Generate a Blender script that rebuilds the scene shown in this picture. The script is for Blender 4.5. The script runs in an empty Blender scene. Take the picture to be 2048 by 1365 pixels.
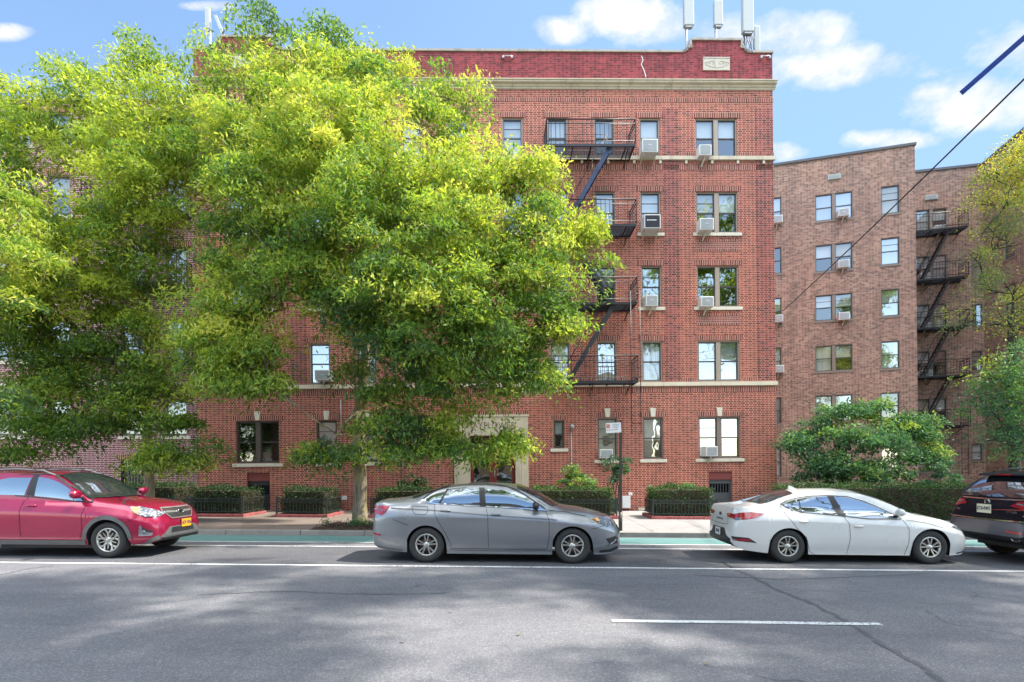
import bpy, math, random
import numpy as np
from mathutils import Vector, Matrix, geometry
from mathutils.bvhtree import BVHTree
PI = math.pi
R = math.radians
sc = bpy.context.scene
COL = sc.collection
random.seed(7)
rng = np.random.default_rng(11)

# ------------------------------------------------------------------ camera
F_PX, CX, CY = 1100.0, 1024.0, 940.0
ROLL = -0.0113
CAM_H = 1.70
cd = bpy.data.cameras.new('camera')
cam = bpy.data.objects.new('camera', cd); COL.objects.link(cam)
cam.location = (0, 0, CAM_H)
CAM_ROT = Matrix.Rotation(R(90), 3, 'X') @ Matrix.Rotation(ROLL, 3, 'Z')
cam.rotation_euler = CAM_ROT.to_euler()
cd.sensor_width = 36.0; cd.lens = 36.0 * F_PX / 2048.0
cd.shift_y = (CY - 682.5) / 2048.0
cd.clip_end = 2000; cd.clip_start = 0.05
sc.camera = cam

def ray(px, py):
    return CAM_ROT @ Vector((px - CX, -(py - CY), -F_PX)).normalized()
def hit(px, py, p0, n):
    d = ray(px, py); o = Vector((0, 0, CAM_H))
    t = (Vector(p0) - o).dot(n) / d.dot(n)
    return o + d * t
# frames: main facade (recedes slightly to the right) and the street (slightly turned and sloping)
F = Matrix.Translation((0, 21.15, 0)) @ Matrix.Rotation(0.0227, 4, 'Z')
Fi = F.inverted()
S = Matrix.Rotation(-0.038, 4, 'Z') @ Matrix.Rotation(0.0133, 4, 'Y')
Si = S.inverted()
def fp(px, py, fr=None, off=0.0):
    """photo pixel -> (u, z) on a facade plane (off = metres in front of it)"""
    fr = fr or F
    n = fr.to_3x3() @ Vector((0, 1, 0))
    p = fr @ Vector((0, -off, 0))
    q = fr.inverted() @ hit(px, py, p, n)
    return q.x, q.z
def gp(px, py, z=0.0):
    """photo pixel -> (xs, ys) on the street plane"""
    n = S.to_3x3() @ Vector((0, 0, 1))
    q = Si @ hit(px, py, S @ Vector((0, 0, z)), n)
    return q.x, q.y
def dp(px, py, Y):
    """photo pixel at world depth Y"""
    return hit(px, py, (0, Y, 0), Vector((0, 1, 0)))

# ------------------------------------------------------------------ nodes
class NT:
    def __init__(s, name):
        s.m = bpy.data.materials.new(name); s.m.use_nodes = True
        s.t = s.m.node_tree; s.n = s.t.nodes; s.l = s.t.links
        s.b = s.n['Principled BSDF']; s.out = s.n['Material Output']
    def add(s, ty, **kw):
        nd = s.n.new(ty)
        for k, v in kw.items():
            if hasattr(nd, k): setattr(nd, k, v)
        return nd
    def inp(s, node, key, val):
        sk = node.inputs[key]
        if isinstance(val, bpy.types.NodeSocket): s.l.new(val, sk)
        else: sk.default_value = val
    def math(s, op, a, b=None, c=None):
        nd = s.add('ShaderNodeMath', operation=op)
        s.inp(nd, 0, a)
        if b is not None: s.inp(nd, 1, b)
        if c is not None: s.inp(nd, 2, c)
        return nd.outputs[0]
    def coord(s, kind='Object'):
        return s.add('ShaderNodeTexCoord').outputs[kind]
    def noise(s, vec, scale, detail=4, rough=.55, dist=0, dim='3D', out=0):
        nd = s.add('ShaderNodeTexNoise'); nd.noise_dimensions = dim
        s.inp(nd, 'Vector', vec); s.inp(nd, 'Scale', scale); s.inp(nd, 'Detail', detail)
        s.inp(nd, 'Roughness', rough); s.inp(nd, 'Distortion', dist)
        return nd.outputs[out]
    def ramp(s, fac, stops, interp='LINEAR'):
        nd = s.add('ShaderNodeValToRGB'); s.inp(nd, 'Fac', fac)
        cr = nd.color_ramp; cr.interpolation = interp
        while len(cr.elements) < len(stops): cr.elements.new(.5)
        for e, (p, c) in zip(cr.elements, stops):
            e.position = p; e.color = c if len(c) == 4 else (*c, 1)
        return nd.outputs[0]
    def mix(s, fac, a, b, blend='MIX'):
        nd = s.add('ShaderNodeMix'); nd.data_type = 'RGBA'; nd.blend_type = blend
        s.inp(nd, 0, fac)
        for k, v in ((6, a), (7, b)):
            if not isinstance(v, bpy.types.NodeSocket) and len(v) == 3: v = (*v, 1)
            s.inp(nd, k, v)
        return nd.outputs[2]
    def remap(s, v, a, b, c=0., d=1.):
        nd = s.add('ShaderNodeMapRange'); s.inp(nd, 0, v)
        for k, q in zip((1, 2, 3, 4), (a, b, c, d)): s.inp(nd, k, q)
        return nd.outputs[0]
    def scale(s, vec, sc3):
        nd = s.add('ShaderNodeMapping'); s.inp(nd, 'Vector', vec); nd.inputs['Scale'].default_value = sc3
        return nd.outputs[0]
    def bump(s, h, strength=.3, dist=.01):
        nd = s.add('ShaderNodeBump'); s.inp(nd, 'Height', h)
        nd.inputs['Strength'].default_value = strength; nd.inputs['Distance'].default_value = dist
        s.l.new(nd.outputs[0], s.b.inputs['Normal'])
    def set(s, **kw):
        for k, v in kw.items():
            k = k.replace('_', ' ')
            if k == 'Base Color' and not isinstance(v, bpy.types.NodeSocket) and len(v) == 3: v = (*v, 1)
            s.inp(s.b, k, v)
        return s

M = {}
def plain(name, col, rough=.6, metal=0., var=.12, scale=6., spec=.5, coat=0.):
    t = NT(name); c = t.coord()
    n = t.noise(c, scale, 5)
    col1 = tuple(min(1, v * (1 - var)) for v in col); col2 = tuple(min(1, v * (1 + var)) for v in col)
    t.set(Base_Color=t.mix(n, col1, col2), Metallic=metal)
    t.set(Roughness=t.remap(n, .3, .7, max(.02, rough - .06), min(1, rough + .06)))
    t.b.inputs['Specular IOR Level'].default_value = spec
    t.b.inputs['Coat Weight'].default_value = coat
    M[name] = t.m; return t.m

def brick(name, P=.312, H=.0703, tones=((.18, .034, .025), (.31, .058, .040), (.40, .085, .055)),
          mortar=(.74, .48, .36), soldier=False, mh=.17, stain=.42, dirt=(.5, .5, .5), tint=None):
    t = NT(name); c = t.coord()
    sp = t.add('ShaderNodeSeparateXYZ'); t.inp(sp, 0, c)
    X = t.math('ADD', sp.outputs[0], sp.outputs[1]); Z = sp.outputs[2]
    if soldier:
        xx = t.math('DIVIDE', X, H); idx = t.math('FLOOR', xx); fx = t.math('FRACT', xx)
        mask = t.math('LESS_THAN', fx, .22)
        row = t.math('MULTIPLY', Z, 0.0)
        hd = t.math('MULTIPLY', fx, 0.0)
    else:
        zz = t.math('DIVIDE', Z, H); row = t.math('FLOOR', zz); fz = t.math('FRACT', zz)
        xx = t.math('ADD', t.math('DIVIDE', X, P), t.math('MULTIPLY', row, .5))
        fx = t.math('FRACT', xx); hd = t.math('GREATER_THAN', fx, .665)
        idx = t.math('ADD', t.math('MULTIPLY', t.math('FLOOR', xx), 2), hd)
        m1 = t.math('LESS_THAN', fz, mh)
        m2 = t.math('LESS_THAN', fx, .04)
        m3 = t.math('LESS_THAN', t.math('ABSOLUTE', t.math('SUBTRACT', fx, .665)), .02)
        mask = t.math('MAXIMUM', m1, t.math('MAXIMUM', m2, m3))
    cb = t.add('ShaderNodeCombineXYZ'); t.inp(cb, 0, idx); t.inp(cb, 1, row)
    wn = t.add('ShaderNodeTexWhiteNoise'); wn.noise_dimensions = '2D'; t.inp(wn, 'Vector', cb.outputs[0])
    n = len(tones)
    val = t.math('SUBTRACT', wn.outputs[0], t.math('MULTIPLY', hd, .14))
    big = t.noise(c, .55, 4)
    val = t.math('ADD', val, t.remap(big, .3, .7, -.18, .18))
    col = t.ramp(val, [(i / (n - 1) * .9 + .05, tones[i]) for i in range(n)])
    mort = t.mix(t.noise(c, 9, 3), tuple(v * .8 for v in mortar), tuple(v * 1.15 for v in mortar))
    col = t.mix(mask, col, mort)
    pt = t.noise(c, .33, 3, .5)
    col = t.mix(t.remap(pt, .52, .60, 0, .5), col, t.mix(1., col, (1.22, 1.16, 1.1), 'MULTIPLY'))
    st = t.noise(t.scale(c, (1.6, 1.6, .22)), 1.3, 5, .6)
    st = t.remap(st, .45, .75, 0, stain)
    col = t.mix(st, col, t.mix(1., col, dirt, 'MULTIPLY'))
    if tint: col = t.mix(1., col, tint, 'MULTIPLY')
    t.set(Base_Color=col, Roughness=.85)
    t.bump(t.math('SUBTRACT', 1., mask), .5, .006)
    M[name] = t.m; return t.m

brick('brick_red')
brick('brick_soldier', soldier=True, tones=((.09, .02, .016), (.20, .04, .035), (.30, .065, .05)))
brick('brick_parapet', tones=((.13, .018, .022), (.26, .03, .04), (.34, .045, .055)), mortar=(.34, .12, .12), stain=.75, dirt=(.35, .3, .4))
brick('brick_panel', tones=((.2, .05, .04), (.3, .07, .055)), mortar=(.6, .42, .36), P=.21, mh=.22)
brick('brick_quoin', tones=((.22, .025, .025), (.34, .045, .04)), mortar=(.36, .12, .1), stain=.4)
brick('brick_pier', tones=((.09, .02, .016), (.24, .04, .034), (.36, .065, .05)), mortar=(.56, .36, .30))
brick('brick_left', tones=((.13, .03, .04), (.22, .045, .05)), mortar=(.72, .55, .53), mh=.24)
brick('brick_brown', P=.312, tones=((.11, .06, .05), (.23, .11, .08), (.31, .16, .115), (.39, .24, .18)), mortar=(.52, .42, .35), stain=.5, mh=.2)
brick('brick_edge', tones=((.30, .06, .06), (.45, .11, .11)), mortar=(.5, .25, .24))

def stone(name, col, rough=.8, stain=.5):
    t = NT(name); c = t.coord()
    n1 = t.noise(c, 3, 6, .6); n2 = t.noise(t.scale(c, (2.5, 2.5, .4)), 1.4, 5, .65)
    base = t.mix(n1, tuple(v * .85 for v in col), tuple(min(1, v * 1.12) for v in col))
    base = t.mix(t.remap(n2, .5, .75, 0, stain), base, tuple(v * .35 for v in col))
    t.set(Base_Color=base, Roughness=rough); t.bump(t.noise(c, 60, 3), .25, .003)
    M[name] = t.m; return t.m
stone('limestone', (.62, .53, .40)); stone('limestone_clean', (.72, .63, .48), stain=.2)
stone('sill_stone', (.72, .66, .54), stain=.25); stone('relief_stone', (.55, .50, .42), stain=.25)
stone('coping_stone', (.42, .38, .33), stain=.7)
plain('frame_tan', (.36, .29, .23), .55); plain('frame_brown', (.10, .075, .06), .5); plain('frame_taupe', (.22, .17, .14), .5)
plain('sash_dark', (.06, .055, .055), .4); plain('sash_blue', (.10, .10, .16), .4)
plain('iron_black', (.018, .018, .022), .42, .0, .3); plain('iron_navy', (.035, .05, .10), .35, .2, .3)
plain('iron_fence', (.035, .05, .045), .45, .2, .3)
plain('ac_white', (.74, .74, .72), .45, var=.06); plain('ac_grille', (.42, .44, .45), .5, var=.1)
plain('ac_black', (.03, .03, .035), .4); plain('wood_prop', (.65, .60, .5), .7)
plain('door_grey', (.085, .088, .095), .5, var=.2); plain('door_dark', (.03, .033, .036), .5, var=.3)
plain('door_red', (.17, .025, .02), .4, var=.2); plain('panel_red', (.24, .03, .03), .6, var=.15)
plain('unlit_backing', (.025, .025, .028), .9); plain('lintel_red', (.22, .05, .045), .7)  # near-black backing colour stands in for the darkness of the rooms
plain('galv', (.42, .43, .43), .4, .4, .2); plain('white_paint', (.78, .78, .78), .5, var=.06)
plain('antenna_grey', (.46, .48, .48), .55, var=.05); plain('cable_black', (.015, .015, .018), .5)
plain('cable_blue', (.03, .08, .42), .5); plain('cable_pale', (.55, .5, .42), .5)
plain('pole_dark', (.075, .07, .06), .45, .5, .25); plain('sign_white', (.82, .80, .80), .4, var=.04)
plain('sign_red', (.62, .05, .04), .4, var=.05); plain('sign_ink', (.12, .12, .14), .5)
plain('vent_metal', (.45, .48, .47), .5, .2, .15); plain('mulch', (.07, .045, .03), .95, var=.5, scale=40)
plain('letter_shadow', (.19, .16, .12), .9)
plain('roof_tar', (.06, .06, .06), .9)

def stripes(name, c1, c2, scale, axis=2, rough=.6, duty=.5):
    t = NT(name); c = t.coord(); sp = t.add('ShaderNodeSeparateXYZ'); t.inp(sp, 0, c)
    f = t.math('FRACT', t.math('MULTIPLY', sp.outputs[axis], scale))
    t.set(Base_Color=t.mix(t.math('LESS_THAN', f, duty), c1, c2), Roughness=rough); M[name] = t.m
stripes('blind_slat', (.62, .62, .60), (.46, .46, .46), 18, 2)
def curtain(name, col, sc_):
    t = NT(name); c = t.coord()
    w = t.add('ShaderNodeTexWave'); t.inp(w, 'Vector', c); t.inp(w, 'Scale', sc_); t.inp(w, 'Distortion', 2.5)
    t.set(Base_Color=t.mix(w.outputs[1], tuple(v * .72 for v in col), col), Roughness=.9); M[name] = t.m
curtain('curtain_white', (.82, .82, .82), 5); curtain('curtain_cream', (.76, .68, .52), 4); curtain('curtain_grey', (.40, .42, .46), 6)
plain('shade_white', (.85, .85, .85), .8, var=.03); plain('shade_beige', (.58, .5, .38), .8, var=.05)

def glass(name, refl=.4, tint=(1, 1, 1), rough=.015, wav=.25):
    t = NT(name); t.n.remove(t.b)
    tr = t.add('ShaderNodeBsdfTransparent'); tr.inputs[0].default_value = (.82, .86, .86, 1)
    gl = t.add('ShaderNodeBsdfGlossy'); gl.inputs['Color'].default_value = (*tint, 1); gl.inputs['Roughness'].default_value = rough
    bp = t.add('ShaderNodeBump'); bp.inputs['Strength'].default_value = wav; bp.inputs['Distance'].default_value = .02
    t.inp(bp, 'Height', t.noise(t.coord(), 1.3, 2)); t.l.new(bp.outputs[0], gl.inputs['Normal'])
    mx = t.add('ShaderNodeMixShader'); mx.inputs[0].default_value = refl
    t.l.new(tr.outputs[0], mx.inputs[1]); t.l.new(gl.outputs[0], mx.inputs[2]); t.l.new(mx.outputs[0], t.out.inputs[0])
    M[name] = t.m
glass('window_glass', .26)
glass('window_glass_bright', .48)

# ------------------------------------------------------------------ mesh builder
class MB:
    def __init__(s): s.v = []; s.f = []; s.mi = []; s.sm = []
    def face(s, pts, m=0, smooth=False):
        b = len(s.v); s.v += [tuple(p) for p in pts]; s.f.append(tuple(range(b, b + len(pts)))); s.mi.append(m); s.sm.append(smooth)
    def box(s, x0, x1, y0, y1, z0, z1, m=0):
        b = len(s.v)
        s.v += [(x0, y0, z0), (x1, y0, z0), (x1, y1, z0), (x0, y1, z0), (x0, y0, z1), (x1, y0, z1), (x1, y1, z1), (x0, y1, z1)]
        for q in ((0, 3, 2, 1), (4, 5, 6, 7), (0, 1, 5, 4), (1, 2, 6, 5), (2, 3, 7, 6), (3, 0, 4, 7)):
            s.f.append(tuple(b + i for i in q)); s.mi.append(m); s.sm.append(False)
    def beam(s, p, q, w, h, m=0, up=(0, 0, 1)):
        p = Vector(p); q = Vector(q); d = (q - p).normalized(); up = Vector(up)
        if abs(d.dot(up)) > .99: up = Vector((0, 1, 0))
        a = d.cross(up).normalized() * w / 2; c = a.cross(d).normalized() * h / 2
        b = len(s.v)
        for o in (p, q):
            s.v += [tuple(o - a - c), tuple(o + a - c), tuple(o + a + c), tuple(o - a + c)]
        for f in ((0, 1, 5, 4), (1, 2, 6, 5), (2, 3, 7, 6), (3, 0, 4, 7), (0, 3, 2, 1), (4, 5, 6, 7)):
            s.f.append(tuple(b + i for i in f)); s.mi.append(m); s.sm.append(False)
    def tube(s, pts, rad, n=6, m=0, cap=True):
        pts = [Vector(p) for p in pts]; k = len(pts)
        rad = rad if isinstance(rad, (list, tuple)) else [rad] * k
        b = len(s.v); prev = None
        for i, p in enumerate(pts):
            d = (pts[min(i + 1, k - 1)] - pts[max(i - 1, 0)]).normalized()
            a = prev if prev is not None else (Vector((1, 0, 0)) if abs(d.x) < .9 else Vector((0, 1, 0)))
            a = (a - d * a.dot(d)).normalized(); prev = a; c = d.cross(a)
            for j in range(n):
                t = 2 * PI * j / n; s.v.append(tuple(p + (a * math.cos(t) + c * math.sin(t)) * rad[i]))
        for i in range(k - 1):
            for j in range(n):
                j2 = (j + 1) % n
                s.f.append((b + i * n + j, b + i * n + j2, b + (i + 1) * n + j2, b + (i + 1) * n + j)); s.mi.append(m); s.sm.append(True)
        if cap:
            s.f.append(tuple(b + j for j in reversed(range(n)))); s.mi.append(m); s.sm.append(False)
            s.f.append(tuple(b + (k - 1) * n + j for j in range(n))); s.mi.append(m); s.sm.append(False)
    def prism(s, poly, y0, y1, m=0, axis='y'):
        """polygon in (x,z) extruded along y"""
        def P(a, c, y): return (a, y, c) if axis == 'y' else ((y, a, c) if axis == 'x' else (a, c, y))
        n = len(poly); b = len(s.v)
        s.v += [P(a, c, y0) for a, c in poly] + [P(a, c, y1) for a, c in poly]
        s.f.append(tuple(b + i for i in range(n))); s.f.append(tuple(b + n + i for i in reversed(range(n))))
        s.mi += [m, m]; s.sm += [False, False]
        for i in range(n):
            j = (i + 1) % n; s.f.append((b + i, b + n + i, b + n + j, b + j)); s.mi.append(m); s.sm.append(False)
    def lathe(s, prof, n=32, m=0, axis='y', c=(0, 0, 0), smooth=True):
        """profile (r, h) revolved about axis"""
        b = len(s.v); k = len(prof)
        for r, h in prof:
            for j in range(n):
                t = 2 * PI * j / n; a, d = r * math.cos(t), r * math.sin(t)
                p = (a, h, d) if axis == 'y' else ((a, d, h) if axis == 'z' else (h, a, d))
                s.v.append((p[0] + c[0], p[1] + c[1], p[2] + c[2]))
        for i in range(k - 1):
            for j in range(n):
                j2 = (j + 1) % n
                s.f.append((b + i * n + j, b + (i + 1) * n + j, b + (i + 1) * n + j2, b + i * n + j2)); s.mi.append(m); s.sm.append(smooth)
    def build(s, name, mats, parent=None, bevel=0, solid=0):
        me = bpy.data.meshes.new(name); me.from_pydata(s.v, [], s.f)
        if not isinstance(mats, (list, tuple)): mats = [mats]
        for mm in mats: me.materials.append(M[mm] if isinstance(mm, str) else mm)
        me.polygons.foreach_set('material_index', s.mi); me.polygons.foreach_set('use_smooth', s.sm)
        me.update()
        o = bpy.data.objects.new(name, me); COL.objects.link(o)
        if parent: o.parent = parent
        if bevel:
            bm = o.modifiers.new('b', 'BEVEL'); bm.width = bevel; bm.segments = 2; bm.limit_method = 'ANGLE'
        if solid:
            sm = o.modifiers.new('s', 'SOLIDIFY'); sm.thickness = solid; sm.offset = -1
        return o

def tag(o, label=None, cat=None, group=None, kind=None):
    if label: o['label'] = label
    if cat: o['category'] = cat
    if group: o['group'] = group
    if kind: o['kind'] = kind
    return o
def empty(name, mat, label, cat, group=None):
    o = bpy.data.objects.new(name, None); COL.objects.link(o); o.matrix_world = mat
    o.empty_display_size = .2
    return tag(o, label, cat, group)
def T(x, y, z): return Matrix.Translation((x, y, z))

def text_mesh(body, size, depth, name, mat, parent, matrix, align='CENTER', sx=1., spacing=1., bold=0.):
    cu = bpy.data.curves.new(name, 'FONT'); cu.body = body; cu.size = size; cu.extrude = depth
    cu.align_x = align; cu.align_y = 'CENTER'; cu.space_character = spacing; cu.offset = bold; cu.resolution_u = 3
    tmp = bpy.data.objects.new(name + '_tmp', cu); COL.objects.link(tmp)
    dg = bpy.context.evaluated_depsgraph_get()
    me = bpy.data.meshes.new_from_object(tmp.evaluated_get(dg)); bpy.data.objects.remove(tmp)
    me.transform(Matrix.Diagonal((sx, 1, 1, 1))); me.transform(matrix)
    me.materials.clear(); me.materials.append(M[mat])
    o = bpy.data.objects.new(name, me); COL.objects.link(o)
    if parent: o.parent = parent
    return o
UP = Matrix.Rotation(R(90), 4, 'X')     # text standing up, read from -y

# ------------------------------------------------------------------ light and sky
SUN_EL, SUN_AZ = R(55), R(86)           # azimuth clockwise from +Y
sd = Vector((math.sin(SUN_AZ) * math.cos(SUN_EL), math.cos(SUN_AZ) * math.cos(SUN_EL), math.sin(SUN_EL)))
sl = bpy.data.lights.new('sun', 'SUN'); sl.energy = 3.0; sl.angle = R(1.2); sl.color = (1, .94, .84)
so = bpy.data.objects.new('sun', sl); COL.objects.link(so); so.rotation_euler = (-sd).to_track_quat('-Z', 'Y').to_euler()
w = bpy.data.worlds.new('World'); sc.world = w; w.use_nodes = True
class WT(NT):
    def __init__(s): s.t = w.node_tree; s.n = s.t.nodes; s.l = s.t.links
t = WT()
bg = t.n['Background']; bg.inputs[1].default_value = .15
sky = t.add('ShaderNodeTexSky'); sky.sky_type = 'NISHITA'; sky.sun_disc = False
sky.sun_elevation = SUN_EL; sky.sun_rotation = SUN_AZ; sky.air_density = 1.0; sky.dust_density = .6; sky.ozone_density = 1.5
g = t.coord('Generated')
sp = t.add('ShaderNodeSeparateXYZ'); t.inp(sp, 0, g)
yy = t.math('MAXIMUM', sp.outputs[1], .001)
X = t.math('DIVIDE', sp.outputs[0], yy); Zd = t.math('DIVIDE', sp.outputs[2], yy)
n1 = t.noise(t.scale(g, (1, 1, 1.7)), 10, 6, .62, .0)
n2 = n1
mask = None
for (px, py, rx, ry) in ((1265, 32, 100, 42), (1130, 62, 60, 30), (1420, 70, 150, 48), (1600, 75, 110, 52), (1700, 140, 210, 46),
                         (1885, 198, 70, 28), (1960, 220, 150, 60), (2050, 110, 120, 50), (1790, 288, 90, 22), (1570, 310, 50, 20), (20, 55, 60, 18), (430, 5, 60, 12)):
    cx, cz = (px - CX) / F_PX, (CY - py) / F_PX
    a = t.math('DIVIDE', t.math('SUBTRACT', X, cx), rx / F_PX); b = t.math('DIVIDE', t.math('SUBTRACT', Zd, cz), ry / F_PX)
    d = t.math('SUBTRACT', 1., t.math('ADD', t.math('MULTIPLY', a, a), t.math('MULTIPLY', b, b)))
    mask = d if mask is None else t.math('MAXIMUM', mask, d)
mask = t.math('MAXIMUM', mask, -1.)
m = t.math('ADD', mask, t.math('MULTIPLY', t.math('SUBTRACT', n1, .5), 5.0))
front = t.remap(m, .0, 1.3, 0, .96)
front = t.math('MULTIPLY', front, t.math('GREATER_THAN', sp.outputs[1], .02))
# broken bright cloud added to the unseen sky behind the photographer, lighting the facade
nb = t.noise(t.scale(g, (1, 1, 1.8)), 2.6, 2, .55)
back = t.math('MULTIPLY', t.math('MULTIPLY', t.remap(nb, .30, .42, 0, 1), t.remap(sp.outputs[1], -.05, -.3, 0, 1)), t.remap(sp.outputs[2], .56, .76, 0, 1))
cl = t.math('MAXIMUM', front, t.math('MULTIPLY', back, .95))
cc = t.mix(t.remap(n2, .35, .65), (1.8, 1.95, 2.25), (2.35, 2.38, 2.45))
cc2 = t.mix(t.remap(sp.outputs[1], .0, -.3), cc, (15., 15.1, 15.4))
skyc = t.mix(1., sky.outputs[0], t.mix(t.remap(sp.outputs[1], -.1, .1), (1.15, 1.1, 1.0), (.66, .70, .70)), 'MULTIPLY')
hz = t.math('MULTIPLY', t.remap(sp.outputs[0], -.5, .5, .15, .75), t.remap(sp.outputs[1], -.05, .05))
skyc = t.mix(hz, skyc, (.85, 1.4, 2.3))
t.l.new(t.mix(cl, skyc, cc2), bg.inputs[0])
sc.view_settings.view_transform = 'Standard'; sc.view_settings.look = 'None'
sc.view_settings.exposure = 1.62; sc.view_settings.gamma = 1; sc.view_settings.use_curve_mapping = False
sc.cycles.max_bounces = 4; sc.cycles.diffuse_bounces = 2; sc.cycles.glossy_bounces = 3; sc.cycles.caustics_reflective = False; sc.cycles.caustics_refractive = False; sc.cycles.transparent_max_bounces = 12
# ------------------------------------------------------------------ ground, street
def asphalt(name, base):
    t = NT(name); c = t.coord()
    v = t.add('ShaderNodeTexVoronoi'); t.inp(v, 'Vector', c); t.inp(v, 'Scale', 85.)
    sp_ = t.add('ShaderNodeSeparateColor'); t.inp(sp_, 0, v.outputs['Color'])
    agg = t.math('POWER', sp_.outputs[0], 3.)
    col = t.mix(agg, tuple(b * .82 for b in base), tuple(b * 1.55 for b in base))
    v2 = t.noise(c, 130, 2)
    col = t.mix(t.remap(v2, .55, .75, 0, .6), col, tuple(b * 1.9 for b in base))
    big = t.noise(t.scale(c, (.35, 1.2, 1)), .8, 6, .62)
    col = t.mix(t.remap(big, .35, .65, .0, .55), col, t.mix(1., col, (.62, .62, .66), 'MULTIPLY'))
    pat = t.noise(c, .45, 4, .5)
    col = t.mix(t.remap(pat, .5, .62, 0, .35), col, t.mix(1., col, (1.25, 1.2, 1.12), 'MULTIPLY'))
    # dark streaks along the driving direction
    stk = t.noise(t.scale(c, (.5, 5., 1)), 1.6, 5, .7)
    col = t.mix(t.remap(stk, .60, .70, 0, .5), col, t.mix(1., col, (.5, .5, .55), 'MULTIPLY'))
    # hairline cracks
    cr = t.add('ShaderNodeTexVoronoi'); cr.feature = 'DISTANCE_TO_EDGE'
    wv = t.add('ShaderNodeVectorMath'); wv.operation = 'ADD'
    nv = t.add('ShaderNodeTexNoise'); t.inp(nv, 'Vector', c); t.inp(nv, 'Scale', 1.5); t.inp(nv, 'Detail', 6.)
    t.inp(wv, 0, c); t.inp(wv, 1, nv.outputs[1])
    t.inp(cr, 'Vector', wv.outputs[0]); t.inp(cr, 'Scale', .33)
    ck = t.remap(cr.outputs[0], .0, .012, 1, 0)
    ck = t.math('MULTIPLY', ck, t.remap(t.noise(c, .7, 2), .56, .66, 0, .6))
    col = t.mix(ck, col, tuple(b * .3 for b in base))
    t.set(Base_Color=col, Roughness=t.remap(big, .3, .7, .8, .93))
    t.b.inputs['Specular IOR Level'].default_value = .3
    t.bump(t.math('ADD', sp_.outputs[0], v2), .55, .006)
    M[name] = t.m
asphalt('asphalt', (.185, .183, .195)); asphalt('asphalt_dark', (.115, .115, .125))
def concrete(name, c1, c2):
    t = NT(name); c = t.coord(); sp_ = t.add('ShaderNodeSeparateXYZ'); t.inp(sp_, 0, c)
    jx = t.math('LESS_THAN', t.math('FRACT', t.math('DIVIDE', sp_.outputs[0], 1.52)), .012)
    jy = t.math('LESS_THAN', t.math('FRACT', t.math('DIVIDE', t.math('ADD', sp_.outputs[1], .9), 1.52)), .012)
    ix = t.math('FLOOR', t.math('DIVIDE', sp_.outputs[0], 1.52)); iy = t.math('FLOOR', t.math('DIVIDE', t.math('ADD', sp_.outputs[1], .9), 1.52))
    cb = t.add('ShaderNodeCombineXYZ'); t.inp(cb, 0, ix); t.inp(cb, 1, iy)
    wn = t.add('ShaderNodeTexWhiteNoise'); wn.noise_dimensions = '2D'; t.inp(wn, 'Vector', cb.outputs[0])
    side = t.math('ADD', t.remap(sp_.outputs[0], -1.5, 1.0), t.math('MULTIPLY', t.math('SUBTRACT', wn.outputs[0], .5), .25))
    col = t.mix(side, c1, c2)
    n = t.noise(c, 1.2, 6, .65); col = t.mix(t.remap(n, .35, .7, 0, .5), col, t.mix(1., col, (.6, .58, .56), 'MULTIPLY'))
    sp2 = t.noise(c, 45, 3); col = t.mix(t.remap(sp2, .6, .7, 0, .3), col, (.08, .07, .06))
    col = t.mix(t.math('MAXIMUM', jx, jy), col, (.09, .08, .07))
    t.set(Base_Color=col, Roughness=.88); t.bump(sp2, .3, .004); M[name] = t.m
concrete('sidewalk_concrete', (.21, .165, .135), (.34, .325, .32))
def worn_paint(name, col, under, amt=.5, scale=22.):
    t = NT(name); c = t.coord(); n = t.noise(c, scale, 6, .7); n2 = t.noise(t.scale(c, (.4, 1.5, 1)), 1.3, 5, .6)
    f = t.math('ADD', n, t.math('MULTIPLY', t.math('SUBTRACT', n2, .5), .6))
    cc_ = t.mix(t.remap(n2, .3, .7), tuple(v * .8 for v in col), tuple(min(1, v * 1.1) for v in col))
    t.set(Base_Color=t.mix(t.remap(f, .54, .60, 0, amt), cc_, under), Roughness=.75); t.bump(n, .2, .003); M[name] = t.m
worn_paint('line_paint', (.74, .74, .74), (.16, .16, .17), .95, 30)
worn_paint('bike_green', (.11, .245, .235), (.16, .2, .2), .55, 9)
t = NT('soil'); c = t.coord(); t.set(Base_Color=t.ramp(t.noise(c, 5, 8, .7), [(.3, (.03, .035, .015)), (.55, (.06, .07, .03)), (.8, (.10, .08, .05))]), Roughness=.95); M['soil'] = t.m

def sheet(name, x0, x1, y0, y1, z, mat, kind='structure', th=0.0, nx=1):
    b = MB()
    if th:
        b.box(x0, x1, y0, y1, z - th, z)
    else:
        b.face([(x0, y0, z), (x1, y0, z), (x1, y1, z), (x0, y1, z)])
    o = b.build(name, mat); o.matrix_world = S; o['kind'] = kind
    return o
KERB = gp(1230, 1075)[1]            # face of the kerb
L_BIKE = gp(1230, 1089.5)[1]; L_BUF = gp(1230, 1098)[1]; L_PARK = gp(1024, 1135)[1]
SW = .12                             # kerb height
FENCE_Y = gp(1320, 1039, SW)[1]
sheet('terrain', -500, 500, -300, 900, -.06, 'soil')
sheet('road', -120, 120, -3.0, KERB, 0, 'asphalt', th=.3)
sheet('parking_lane', -120, 120, L_PARK, L_BUF, .004, 'asphalt_dark')
sheet('bike_lane', -120, 120, L_BIKE, KERB - .12, .004, 'bike_green')
sheet('near_sidewalk', -120, 120, -7.5, -3.0, SW, 'sidewalk_concrete', th=.3)
sheet('sidewalk', -120, 120, KERB + .16, 23.5, SW, 'sidewalk_concrete', th=.3)
plain('kerb_stone', (.26, .24, .22), .85, var=.4, scale=4)
kb = MB(); x = -60.
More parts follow.
